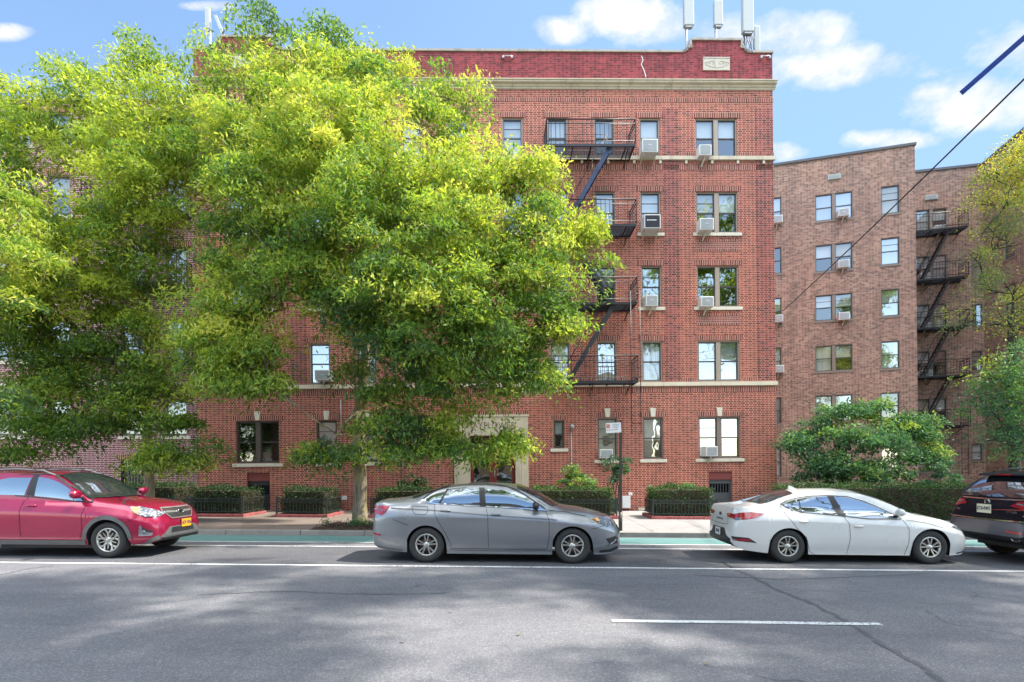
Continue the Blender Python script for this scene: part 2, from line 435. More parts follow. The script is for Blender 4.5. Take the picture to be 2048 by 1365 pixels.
while x < 60:
    l = random.uniform(1.5, 2.6); kb.box(x, x + l - .012, KERB, KERB + .16, -.2, SW + .003 + random.uniform(-.004, .004)); x += l
k_ = kb.build('kerb', 'kerb_stone', bevel=.012); k_.matrix_world = S; k_['kind'] = 'structure'
def line(name, x0, x1, y, w, z=.008):
    b = MB(); x = x0; pts = []
    n = max(2, int((x1 - x0) / .6)); dy = 0
    for i in range(n + 1):
        xx = x0 + (x1 - x0) * i / n; a = random.uniform(-.006, .006)
        pts.append((xx, y - w / 2 + a, y + w / 2 + a))
    for p, q in zip(pts, pts[1:]): b.face([(p[0], p[1], z), (q[0], q[1], z), (q[0], q[2], z), (p[0], p[2], z)])
    o = b.build(name, 'line_paint'); o.matrix_world = S; o['kind'] = 'structure'; return o
line('parking_line', -60, 60, L_PARK, .11)
line('buffer_line', -60, 60, L_BUF, .10)
line('bike_lane_line', -60, 60, L_BIKE, .10)
a = gp(1224, 1243.5); b_ = gp(1760, 1249)
line('lane_dash', a[0], b_[0], (a[1] + b_[1]) / 2, .105)
line('lane_dash', a[0] - 12.2, b_[0] - 12.2, (a[1] + b_[1]) / 2, .105)
line('lane_dash', a[0] + 12.2, b_[0] + 12.2, (a[1] + b_[1]) / 2, .105)
# tar-sealed crack wandering across the road on the right
plain('tar', (.10, .10, .11), .75, var=.25)
def crack(pts, w):
    b = MB(); P = []
    for (p, q) in zip(pts, pts[1:]):
        for i in range(10): P.append(Vector(p).lerp(Vector(q), i / 10))
    P.append(Vector(pts[-1]))
    for i, p in enumerate(P): p += Vector((random.uniform(-.03, .03), random.uniform(-.03, .03)))
    L = []
    for i, p in enumerate(P):
        d = (P[min(i + 1, len(P) - 1)] - P[max(i - 1, 0)]).normalized(); ww = w * random.uniform(.5, 1.2)
        L.append((p + Vector((-d.y, d.x)) * ww / 2, p - Vector((-d.y, d.x)) * ww / 2))
    for (a, c), (e, f) in zip(L, L[1:]): b.face([(c.x, c.y, .004), (f.x, f.y, .004), (e.x, e.y, .004), (a.x, a.y, .004)])
    o = b.build('tar_seam', 'tar'); o.matrix_world = S; o['kind'] = 'structure'
crack([gp(1440, 1124), gp(1560, 1182), gp(1640, 1215), gp(1720, 1262), gp(1800, 1310), gp(1860, 1345), gp(1930, 1400)], .07)
crack([gp(1380, 1150), gp(1560, 1160), gp(1700, 1155), gp(1850, 1148)], .05)
crack([gp(0, 1150), gp(60, 1138), gp(110, 1131)], .05)
crack([gp(400, 1190), gp(560, 1183), gp(760, 1190), gp(900, 1186)], .035)

# small litter on the street and pavement: single leaves and bits of paper (countless)
plain('leaf_litter', (.20, .17, .10), .8, var=.6, scale=3)
b = MB()
for i in range(260):
    xs = random.uniform(-13, 13)
    ys = random.choice([KERB - abs(random.gauss(0, .25)), random.uniform(L_PARK, KERB), KERB + .2 + abs(random.gauss(0, .8)), random.uniform(4.5, 10)]) if random.random() > .12 else random.uniform(5, 9)
    z = (.013 if ys < KERB else SW + .008); s_ = random.uniform(.008, .022); a = random.uniform(0, 6.28)
    pts = [(xs + s_ * math.cos(a + k * PI / 2) * (1 if k % 2 else 1.8), ys + s_ * math.sin(a + k * PI / 2) * (1 if k % 2 else 1.8), z + random.uniform(0, .012)) for k in range(4)]
    b.face(pts)
o = b.build('leaf_litter', 'leaf_litter'); o.matrix_world = S; o['kind'] = 'stuff'; o['label'] = 'scattered small dry leaves on street and pavement'; o['category'] = 'leaf litter'

# ------------------------------------------------------------------ buildings
def wall_holes(b, u0, u1, z0, z1, holes, y=0., depth=.14, m=0, mrev=None):
    """front sheet with real rectangular openings and their reveals"""
    mrev = m if mrev is None else mrev
    us = sorted({u0, u1} | {h[0] for h in holes} | {h[1] for h in holes}); us = [v for v in us if u0 <= v <= u1]
    zs = sorted({z0, z1} | {h[2] for h in holes} | {h[3] for h in holes}); zs = [v for v in zs if z0 <= v <= z1]
    for i in range(len(zs) - 1):
        zc = (zs[i] + zs[i + 1]) / 2; run = None
        for j in range(len(us) - 1):
            uc = (us[j] + us[j + 1]) / 2
            inside = any(h[0] < uc < h[1] and h[2] < zc < h[3] for h in holes)
            if not inside: run = us[j] if run is None else run
            if inside or j == len(us) - 2:
                e = us[j] if inside else us[j + 1]
                if run is not None and e > run: b.face([(run, y, zs[i]), (e, y, zs[i]), (e, y, zs[i + 1]), (run, y, zs[i + 1])], m)
                run = None
    for a, c, d, e in holes:
        yd = y + depth
        b.face([(a, y, d), (a, y, e), (a, yd, e), (a, yd, d)], mrev); b.face([(c, y, d), (c, yd, d), (c, yd, e), (c, y, e)], mrev)
        b.face([(a, y, e), (c, y, e), (c, yd, e), (a, yd, e)], mrev); b.face([(a, y, d), (a, yd, d), (c, yd, d), (c, y, d)], mrev)

SHADES = ['shade_white', 'blind_slat', 'curtain_white', 'curtain_cream', 'curtain_grey', 'shade_beige', None]
def sash_unit(fr, pane, u0, u1, z0, z1, y, bars=1, fw=.035):
    """one double-hung unit: lower sash set back, meeting rail, optional upper bar"""
    zm = (z0 + z1) / 2 + .0
    fr.box(u0, u0 + fw, y, y + .05, z0, z1, 1); fr.box(u1 - fw, u1, y, y + .05, z0, z1, 1)
    fr.box(u0 + fw, u1 - fw, y, y + .05, z1 - fw, z1, 1); fr.box(u0 + fw, u1 - fw, y, y + .05, z0, z0 + fw * 1.2, 1)
    fr.box(u0 + fw, u1 - fw, y - .008, y + .042, zm - .022, zm + .022, 1)
    if bars > 1: fr.box(u0 + fw, u1 - fw, y + .002, y + .03, zm + (z1 - zm) * .5 - .012, zm + (z1 - zm) * .5 + .012, 1)
    pane.face([(u0 + fw, y + .022, zm + .022), (u1 - fw, y + .022, zm + .022), (u1 - fw, y + .022, z1 - fw), (u0 + fw, y + .022, z1 - fw)])
    pane.face([(u0 + fw, y + .034, z0 + fw), (u1 - fw, y + .034, z0 + fw), (u1 - fw, y + .034, zm - .022), (u0 + fw, y + .034, zm - .022)])
def make_window(root, u0, u1, z0, z1, y=.09, pair=False, frame='frame_tan', sash='sash_dark', blinds=None, bars=1,
                lintel=True, sill=None, key=False, gl='window_glass', lint_mat='brick_soldier', lh=.215, cap=.0, label=None, y0=0.):
    fr, pn = MB(), MB(); cw = .045
    fr.box(u0, u0 + cw, y0 + y - .045, y0 + y + .05, z0, z1, 0); fr.box(u1 - cw, u1, y0 + y - .045, y0 + y + .05, z0, z1, 0)
    fr.box(u0 + cw, u1 - cw, y0 + y - .045, y0 + y + .05, z1 - cw, z1, 0); fr.box(u0 + cw, u1 - cw, y0 + y - .045, y0 + y + .05, z0, z0 + cw, 0)
    if pair:
        c = (u0 + u1) / 2; mw = .085
        fr.box(c - mw, c + mw, y0 + y - .055, y0 + y + .05, z0 + cw, z1 - cw, 0)
        cells = [(u0 + cw, c - mw), (c + mw, u1 - cw)]
    else: cells = [(u0 + cw, u1 - cw)]
    bl = [None] * 2 if blinds is None else blinds
    for i, (a, c_) in enumerate(cells):
        sash_unit(fr, pn, a, c_, z0 + cw, z1 - cw, y0 + y, bars if isinstance(bars, int) else bars[i])
    f = fr.build('window', [frame, sash], root)
    if label: f['label'] = label
    pn.build('pane', gl, f)
    for i, (a, c_) in enumerate(cells):
        k = bl[i]
        if k:
            mat, frac = k
            b = MB(); zt = z1 - cw; zb = zt - (zt - z0 - cw) * frac
            yb = y0 + y + .10
            if 'curtain' in mat:
                n = 10
                for j in range(n):
                    xa = a + (c_ - a) * j / n; xb = a + (c_ - a) * (j + 1) / n
                    b.face([(xa, yb + .02 * math.sin(j * 2.1), zb), (xb, yb + .02 * math.sin((j + 1) * 2.1), zb), (xb, yb + .02 * math.sin((j + 1) * 2.1), zt), (xa, yb + .02 * math.sin(j * 2.1), zt)], 0, True)
                b.build('curtain', mat, f)
            else:
                b.box(a, c_, yb, yb + .01, zb, zt); b.build('blind', mat, f)
    if sill:
        s = MB(); s.box(u0 - .13, u1 + .13, y0 - .055, y0 + .0, z0 - .135, z0 - .012)
        s.box(u0, u1, y0, y0 + y - .04, z0 - .135, z0 - .012)
        s.build('sill', sill, f, bevel=.008)
    if lintel:
        s = MB(); s.box(u0 - .13, u1 + .13, y0 - .012, y0 + .03, z1 + .015, z1 + .015 + lh)
        s.build('lintel', lint_mat, f)
    if key:
        c = (u0 + u1) / 2; s = MB()
        s.prism([(c - .075, z1 + .02), (c + .075, z1 + .02), (c + .115, z1 + .36), (c - .115, z1 + .36)], y0 - .05, y0 + .02)
        s.build('keystone', 'sill_stone', f, bevel=.006)
    return f

def blind_pick(r):
    k = r.random()
    if k < .34: return ('shade_white', r.choice([.45, .5, .6, .97]))
    if k < .50: return ('blind_slat', r.choice([.5, .97, .7]))
    if k < .68: return ('curtain_white', .97)
    if k < .80: return ('curtain_cream', .97)
    if k < .85: return ('curtain_grey', .97)
    if k < .92: return ('shade_beige', .5)
    return None

# ---- main building
GZ = fp(1240, 1045)[1] - .25
zrow = [(fp(1436, b_)[1], fp(1436, t_)[1]) for b_, t_ in ((917, 834), (763, 682), (614, 532), (466, 384), (314, 237))]
def U(px, y=600): return fp(px, y)[0]
def urange(x0, x1, py): return fp(x0, py)[0], fp(x1, py)[0]
bm_root = empty('apartment_building', F, 'five storey red brick apartment building with carved stone entrance and stone cornice', 'building')
rows_py = [875, 722, 573, 425, 275]
cols = []   # (center px at py=600, kind)
def leanx(px, py):   # columns lean slightly because of the camera roll: fp() handles it; work in u directly
    return U(px, py)
uc = {'p2': U(1434, 425), 's5': U(1301, 425), 's4': U(1210, 425), 's3': U(1115, 275), 's2': U(1025, 275)}
mid = U(969.5, 300)
W1, WP = 41 / 52., 85 / 52.
for k in ('s2', 's3', 's4', 's5', 'p2'): uc['m' + k] = 2 * mid - uc[k]
wr = random.Random(3)
EDGE_L, EDGE_R = U(393, 700), U(1550, 600)
z_par = fp(1000, 104)[1]; z_corn0, z_corn1 = fp(1300, 180)[1], fp(1300, 157, None, .24)[1]
z_band5, z_band2 = fp(1400, 318)[1], fp(1400, 769)[1]
holes = []; wins = []
over = {  # hand-set look for the windows one can see:  (row, col): (blinds, bars, glass)
    (0, 'p2'): ([('curtain_cream', .97), ('curtain_cream', .55)], (2, 1), 'window_glass_bright'),
    (0, 's5'): ([('shade_white', .55), None], 1, 'window_glass_bright'),
    (0, 's4'): ([('shade_beige', .97), None], 2, 'window_glass_bright'),
    (1, 'p2'): ([('shade_beige', .97), ('shade_white', .97)], 1, 'window_glass_bright'),
    (1, 's5'): ([('curtain_white', .97), None], 1, 'window_glass'),
    (1, 's4'): ([('shade_beige', .97), None], 1, 'window_glass_bright'),
    (2, 'p2'): ([None, None], (2, 1), 'window_glass_bright'), (2, 's5'): ([('curtain_grey', .97), None], 2, 'window_glass_bright'),
    (2, 's4'): ([('curtain_grey', .5), None], 1, 'window_glass'),
    (3, 'p2'): ([('blind_slat', .5), ('shade_white', .5)], (2, 1), 'window_glass'), (3, 's5'): ([('shade_white', .97), None], 2, 'window_glass'),
    (3, 's4'): ([('shade_white', .97), None], 1, 'window_glass'),
    (4, 'p2'): ([('shade_white', .5), ('shade_white', .5)], 1, 'window_glass'), (4, 's5'): ([('shade_white', .8), None], 1, 'window_glass'),
    (4, 's4'): ([('curtain_grey', .97), None], 1, 'window_glass'), (4, 's3'): ([('curtain_white', .97), None], 1, 'window_glass'),
    (4, 's2'): ([('shade_white', .97), None], 2, 'window_glass'),
    (0, 'mp2'): ([None, None], 1, 'window_glass'),
}
for r in range(5):
    z0, z1 = zrow[r]
    for k in ('s2', 's3', 's4', 's5', 'p2', 'ms2', 'ms3', 'ms4', 'ms5', 'mp2'):
        if r == 0 and k in ('s2', 'ms2'): continue
        base = k.replace('m', ''); w_ = WP if base == 'p2' else W1
        c = uc[k]; a, e, zz0, zz1 = c - w_ / 2, c + w_ / 2, z0, z1
        if r == 0 and base == 's3':
            zz0, zz1 = fp(1118, 897)[1], fp(1118, 841)[1]; c = U(1118, 870) if k == 's3' else U(841, 870); a, e = c - .21, c + .21
        if r == 0 and k == 'mp2': c = U(515.5, 880); a, e = c - WP / 2, c + WP / 2
        if r == 0 and k == 'ms5': c = U(653.5, 880); a, e = c - W1 / 2, c + W1 / 2
        holes.append((a, e, zz0, zz1)); wins.append((r, k, a, e, zz0, zz1))
# entrance and basement openings
du0, du1 = U(941, 950), U(1031, 950); dz1 = fp(985, 872)[1]; dz0 = fp(985, 1008)[1]
holes.append((du0, du1, dz0, dz1))
bl0, bl1 = U(494, 990), U(540, 990); bz1, bz0 = fp(515, 946)[1], fp(515, 1031)[1]
br0, br1 = U(1418, 990), U(1465, 990); rz1, rz0 = fp(1440, 943)[1], fp(1440, 1030)[1]
holes.append((bl0, bl1, bz0, bz1)); holes.append((br0, br1, rz0, rz1))
b = MB()
wall_holes(b, EDGE_L, EDGE_R, GZ, z_corn0 + .05, holes, 0, .16)
D = 13.
b.face([(EDGE_R, 0, GZ), (EDGE_R, D, GZ), (EDGE_R, D, z_corn0), (EDGE_R, 0, z_corn0)])
b.face([(EDGE_L, D, GZ), (EDGE_L, 0, GZ), (EDGE_L, 0, z_corn0), (EDGE_L, D, z_corn0)])
b.face([(EDGE_R, D, GZ), (EDGE_L, D, GZ), (EDGE_L, D, z_corn0), (EDGE_R, D, z_corn0)])
b.build('wall', 'brick_red', bm_root)
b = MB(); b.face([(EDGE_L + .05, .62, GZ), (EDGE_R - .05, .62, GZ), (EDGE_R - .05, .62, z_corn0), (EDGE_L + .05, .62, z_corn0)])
b.build('unlit_backing', 'unlit_backing', bm_root)  # dark sheet behind the openings, painting the rooms as unlit
# parapet with two stepped gables
gl0, gl1 = U(1383, 90), U(1481, 90); gl2, gl3 = U(1367, 105), U(1508, 105)
gt, gs = fp(1430, 82)[1], fp(1430, 98)[1]
def gable(c, w0, w1, zp, zs, zt):
    pts = [(c - w1, zp)]
    for i in range(1, 6):
        a = i / 5 * PI / 2; pts.append((c - w1 + (w1 - w0 - .14) * math.sin(a), zp + (zs - zp) * (1 - math.cos(a))))
    pts += [(c - w0, zs + .04), (c - w0, zt), (c + w0, zt), (c + w0, zs + .04)]
    for i in range(5, 0, -1):
        a = i / 5 * PI / 2; pts.append((c + w1 - (w1 - w0 - .14) * math.sin(a), zp + (zs - zp) * (1 - math.cos(a))))
    pts.append((c + w1, zp)); return pts
gc = (gl0 + gl1) / 2; gw0 = (gl1 - gl0) / 2; gw1 = (gl3 - gl2) / 2; gcm = 2 * mid - gc
prof = [(EDGE_L, z_corn1 - .02), (EDGE_L, z_par)] + gable(gcm, gw0, gw1, z_par, gs, gt) + gable(gc, gw0, gw1, z_par, gs, gt) + [(EDGE_R, z_par), (EDGE_R, z_corn1 - .02)]
b = MB(); b.prism(prof, .0, .32); b.build('parapet', 'brick_parapet', bm_root)
b = MB(); top = prof[1:-1]
for p, q in zip(top, top[1:]):
    d = Vector((q[0] - p[0], q[1] - p[1])); L = d.length
    if L < 1e-4: continue
    n = Vector((-d.y, d.x)) / L
    if L > 3:
        k = int(L / 1.4)
        for i in range(k):
            a = Vector(p) + d * (i / k); e = Vector(p) + d * ((i + 1) / k) - d / L * .008
            b.prism([tuple(a), tuple(e), tuple(e + n * .085), tuple(a + n * .085)], -.05, .38)
    else:
        a = Vector(p) - d / L * .03; e = Vector(q) + d / L * .03
        b.prism([tuple(a), tuple(e), tuple(e + n * .085), tuple(a + n * .085)], -.053, .383)
b.build('coping', 'coping_stone', bm_root)
# cornice
b = MB(); hC = z_corn1 - z_corn0; pr = [(0, 0), (-.03, 0), (-.05, .2), (-.09, .28), (-.10, .45), (-.17, .55), (-.20, .62), (-.20, .80), (-.24, .86), (-.24, .98), (0, 1.0)]
n = 11; uL, uR = EDGE_L - .1, EDGE_R + .1
for i in range(n):
    a = uL + (uR - uL) * i / n; e = uL + (uR - uL) * (i + 1) / n - .012
    b.prism([(y_, z_corn0 + z_ * hC) for y_, z_ in pr], a, e, axis='x')
b.build('cornice', 'limestone', bm_root)
def band(z, h, y, mat, name, seg=2.1, u0=EDGE_L - .04, u1=EDGE_R + .06):
    b = MB(); k = max(1, int((u1 - u0) / seg))
    for i in range(k):
        a = u0 + (u1 - u0) * i / k; e = u0 + (u1 - u0) * (i + 1) / k - (.01 if k > 1 else 0)
        b.box(a, e, y, .02, z, z + h)
    return b.build(name, mat, bm_root)
band(z_band5 - .07, .14, -.085, 'limestone', 'belt_course'); band(z_band2 - .06, .15, -.07, 'limestone_clean', 'belt_course')
for i in range(22):      # little brackets under the upper belt course
    b = MB(); u = EDGE_L + .6 + i * (EDGE_R - EDGE_L - 1.0) / 21; b.box(u - .045, u + .045, -.06, .01, z_band5 - .21, z_band5 - .073)
    b.build('corbel', 'limestone', bm_root)
def soldier(u0, u1, z, h, name='soldier_course', y=-.012):
    b = MB(); b.box(u0, u1, y, .03, z, z + h); return b.build(name, 'brick_soldier', bm_root)
soldier(EDGE_L - .01, EDGE_R + .012, z_band5 - .44, .215); soldier(EDGE_L - .01, EDGE_R + .012, z_band2 - .30, .215, y=-.010)
soldier(EDGE_L - .01, EDGE_R + .012, fp(1300, 205)[1], .17)
for z in (z_band5 + .075, z_band2 + .095):    # soldier course just above the belts between the windows
    r = 4 if z > 10 else 1
    cuts = sorted((a - .13, e + .13) for rr, k, a, e, zz0, zz1 in wins if rr == r)
    u = EDGE_L - .01
    for a, e in cuts + [(EDGE_R + .012, 0)]:
        if a - u > .1: soldier(u, a, z, .17, y=-.009)
        u = e
# pair-window spandrel panels
for k in ('p2', 'mp2'):
    for r in (2, 3):
        c = uc[k]; zt = zrow[r][0] - .25
        b = MB(); b.box(c - .84, c + .84, -.006, .03, zt - .37, zt - .10); b.build('spandrel_panel', 'brick_panel', bm_root)
        soldier(c - .84, c + .84, zt - .10, .10); soldier(c - .84, c + .84, zt - .47, .10)
# corbelled brick piers
for (pa, pb) in ((1327, 1359), (1513, 1547)):
    ua, ub = U(pa, 450), U(pb, 450)
    for mir in (0, 1):
        a, e = (ua, ub) if not mir else (2 * mid - ub, 2 * mid - ua)
        if e > EDGE_R - .02: e = EDGE_R - .02
        if a < EDGE_L + .02: a = EDGE_L + .02
        b = MB(); b.box(a, e, -.012, .02, zrow[1][0], z_corn0 - .7); b.build('brick_pier', 'brick_pier', bm_root)
for r, k, a, e, zz0, zz1 in wins:
    base = k.replace('m', ''); pair = base == 'p2'
    ov = over.get((r, k)) or over.get((r, base)) if not k.startswith('m') else over.get((r, k))
    if ov is None: ov = ([blind_pick(wr), blind_pick(wr)], wr.choice([1, 1, 2]), wr.choice(['window_glass', 'window_glass_bright']))
    small = r == 0 and base == 's3'
    frame = 'frame_tan' if not (r == 0) else 'frame_taupe'
    if r == 0 and k.startswith('m'): frame = 'frame_brown'
    if r in (3, 4, 2, 1) and not small: frame = 'frame_tan'
    make_window(bm_root, a, e, zz0, zz1, pair=pair, frame='frame_brown' if small else frame,
                sash='sash_blue' if (r, k) == (4, 's2') else 'sash_dark', blinds=ov[0], bars=ov[1], gl=ov[2],
                sill='sill_stone' if r in (0, 2, 3) else None, key=(r == 0 and not small), lh=.20 if r else .19)
# entrance surround with carved name
su0, su1 = U(909, 950), U(1057, 950); sz1 = fp(985, 833)[1]
b = MB()
b.box(su0, du0, -.10, .16, GZ + .1, dz1); b.box(du1, su1, -.10, .16, GZ + .1, dz1); b.box(su0, su1, -.103, .16, dz1, sz1)
b.box(su0 - .03, su1 + .03, -.13, .0, sz1 - .03, sz1 + .05)
b.box(su0 + .1, su0 + .16, -.115, -.08, GZ + .2, dz1); b.box(du1 + .22, du1 + .28, -.115, -.08, GZ + .2, dz1)
es = b.build('entrance_surround', 'limestone', bm_root, bevel=.01)
tz = fp(985, 852)[1]
text_mesh('MAYFLOWER', .33, .004, 'carved_lettering', 'letter_shadow', es, T((su0 + su1) / 2, -.107, tz) @ UP, sx=.88, spacing=1.12)
soldier(su0, su1, sz1 + .06, .13)
b = MB()   # double door: rails and stiles as one mesh, glass as sub-part
dc = (du0 + du1) / 2; yd = .10
for (a, e) in ((du0, dc - .01), (dc + .01, du1)):
    b.box(a, a + .13, yd, yd + .06, dz0, dz1 - .45); b.box(e - .13, e, yd, yd + .06, dz0, dz1 - .45)
    b.box(a + .13, e - .13, yd, yd + .06, dz1 - .62, dz1 - .45); b.box(a + .13, e - .13, yd, yd + .06, dz0, dz0 + .3)
b.box(du0, du1, yd, yd + .06, dz1 - .08, dz1); b.box(du0, du1, yd - .01, yd + .06, dz1 - .45, dz1 - .38)
dr = b.build('entrance_door', 'door_red', bm_root)
b = MB()
b.face([(du0, yd + .03, dz0), (du1, yd + .03, dz0), (du1, yd + .03, dz1), (du0, yd + .03, dz1)])
b.build('pane', 'window_glass', dr)
b = MB(); b.tube([(dc + .07, yd - .04, dz0 + 1.0), (dc + .07, yd - .04, dz0 + 1.3)], .014); b.build('handle', 'galv', dr)
# basement doors
for (a, e, z0, z1, mat) in ((bl0, bl1, bz0, bz1, 'door_dark'), (br0, br1, rz0, rz1, 'door_grey')):
    b = MB(); b.box(a, e, .05, .16, z1 - .32, z1, 0); b.build('door_lintel', 'lintel_red', bm_root)
    b = MB(); zt = z1 - .33
    b.box(a, a + .06, .10, .16, z0, zt); b.box(e - .06, e, .10, .16, z0, zt); b.box(a + .06, e - .06, .10, .16, zt - .14, zt)
    b.box(a + .06, e - .06, .13, .17, z0, zt - .50); b.box(a + .06, e - .06, .12, .17, zt - .16, zt - .20 + .06)
    for i in range(8):
        x = a + .08 + (e - a - .16) * i / 7; b.box(x - .012, x + .012, .135, .165, zt - .50, zt - .14)
    d = b.build('basement_door', mat, bm_root)
    b = MB(); b.box(a + .10, a + .13, .115, .135, zt - .68, zt - .64); b.build('latch', 'white_paint', d)
# carved relief panels on the gables
for c in (gc, gcm):
    zz0, zz1 = fp(1430, 142)[1], fp(1430, 116)[1]; b = MB(); w_ = .52
    b.box(c - w_, c + w_, -.03, .05, zz0, zz1)
    b.box(c - w_, c + w_, -.045, -.03, zz1 - .04, zz1); b.box(c - w_, c + w_, -.045, -.03, zz0, zz0 + .04)
    zm = (zz0 + zz1) / 2
    b.prism([(c - .10, zm + .15), (c + .10, zm + .15), (c + .03, zm - .16), (c - .03, zm - .16)], -.05, -.03)
    for s_ in (-1, 1):
        for j in range(3):
            pts = []
            for i in range(12):
                a = i / 11 * 4.2; rr = .11 - .006 * i - j * .012
                pts.append((c + s_ * (.18 + j * .11 + rr * math.cos(a)), -.035, zm + .02 - j * .01 + rr * math.sin(a)))
            b.tube(pts, .010, 5)
        b.tube([(c + s_ * .06, -.035, zm - .14), (c + s_ * .22, -.035, zm - .12), (c + s_ * .44, -.035, zm - .02)], .011, 5)
    b.build('relief_panel', 'relief_stone', bm_root)
# iron star anchors / lamp brackets on the parapet, white repair crack, wall stains from the air conditioners
for px in (1015, 1529):
    u, z = fp(px, 117); b = MB()
    b.tube([(u - .2, -.02, z), (u - .18, -.09, z + .03), (u + .18, -.09, z + .03), (u + .2, -.02, z)], .018)
    b.box(u - .20, u - .13, -.12, -.03, z - .06, z + .02); b.box(u + .13, u + .20, -.12, -.03, z - .06, z + .02)
    b.build('parapet_bracket', 'galv', bm_root)
b = MB(); pts = [fp(x_, y_) for x_, y_ in ((1283, 112), (1286, 121), (1282.5, 129), (1288, 141), (1292, 155))]
for (a0, c0), (a1, c1) in zip(pts, pts[1:]): b.prism([(a0 - .012, c0), (a1 - .012, c1), (a1 + .016, c1), (a0 + .016, c0)], -.006, .01)
b.build('mortar_repair', 'white_paint', bm_root)
# drain pipes and conduits on the front
for (px, y0_, y1_) in ((1143.5, 856, 1000), (806.5, 850, 965), (683, 800, 880)):
    a, z0 = fp(px, y1_); a2, z1 = fp(px, y0_); b = MB(); b.tube([(a, -.04, z0), (a, -.04, z1)], .018, 6); b.build('conduit', 'galv', bm_root)
u, z = fp(1143.5, 852); b = MB(); b.lathe([(0, -.12), (.07, -.10), (.09, 0), (.03, .05), (0, .05)], 12, 0, 'z', (u, -.10, z)); b.build('flood_lamp', 'galv', bm_root)
# small items fixed to the base of the wall
def plate(px0, px1, py0, py1, mat, name, d=.05, rootlabel=None):
    (a, z1), (e, z0) = fp(px0, py0), fp(px1, py1); b = MB(); b.box(a, e, -d, .0, z0, z1)
    return b.build(name, mat, bm_root, bevel=.006)
ub = plate(1243, 1259, 992, 1016, 'white_paint', 'meter_cabinet', .18)
plate(1257, 1265, 985, 991, 'sign_white', 'notice_plate', .01)
plate(682, 694, 992, 1000, 'sign_white', 'notice_plate', .01)
plate(664, 683, 986, 1020, 'panel_red', 'cellar_hatch', .03)
plate(664, 683, 1021, 1026, 'sill_stone', 'hatch_sill', .06)
plate(1276, 1291, 1016, 1023, 'sill_stone', 'hatch_sill', .06)
b = MB(); b.face([(EDGE_L, .3, z_par - .4), (EDGE_R, .3, z_par - .4), (EDGE_R, D, z_par - .4), (EDGE_L, D, z_par - .4)]); b.build('roof', 'roof_tar', bm_root)

# ---- left neighbour, same street line
FL = F @ T(EDGE_L - .01, .10, 0)
lroot = empty('apartment_building', FL, 'mauve red brick building with white mortar joints at the left edge behind the left tree', 'building')
zL1 = fp(150, 203, FL)[1]
LW = -16.
b = MB(); lh = []
for r, (pb, pt) in enumerate(((978, 921), (872, 800), (722, 640), (575, 495), (430, 350), (290, 225))):
    for px, w_ in ((-120, .85), (20, 1.6), (118, .85), (265, .85), (352, .85) ):
        if r == 0 and px in (20, 118, 352, -120): continue
        (c, z0), (_, z1) = fp(px, pb, FL), fp(px, pt, FL)
        lh.append((c - w_ / 2, c + w_ / 2, z0, z1, r))
wall_holes(b, LW, 0, GZ, zL1, [h[:4] for h in lh], 0, .16)
b.box(LW, 0, .3, 12, zL1 - .2, zL1, 0)
b.build('wall', 'brick_left', lroot)
b = MB(); b.face([(LW, .6, GZ), (0, .6, GZ), (0, .6, zL1), (LW, .6, zL1)]); b.build('unlit_backing', 'unlit_backing', lroot)
b = MB(); b.box(LW, 0, -.06, .36, zL1, zL1 + .10); b.build('coping', 'coping_stone', lroot)
for a, e, z0, z1, r in lh:
    wf = make_window(lroot, a, e, z0, z1, pair=e - a > 1.2, frame='frame_taupe' if r else 'iron_black', blinds=[blind_pick(wr), blind_pick(wr)], sill='sill_stone' if r else None,
                     bars=wr.choice([1, 2]), gl='window_glass')
    if r == 0:
        g_ = MB()
        for i in range(7): x = a + .06 + (e - a - .12) * i / 6; g_.tube([(x, .0, z0), (x, .0, z1)], .012, 5)
        g_.box(a, e, -.012, .012, z0 + .1, z0 + .13); g_.box(a, e, -.012, .012, z1 - .13, z1 - .1); g_.build('window_grille', 'iron_black', wf)
zb_ = fp(100, 770, FL)[1]
b = MB(); b.box(LW, .02, -.06, .02, zb_ - .07, zb_ + .07); b.build('belt_course', 'limestone_clean', lroot)

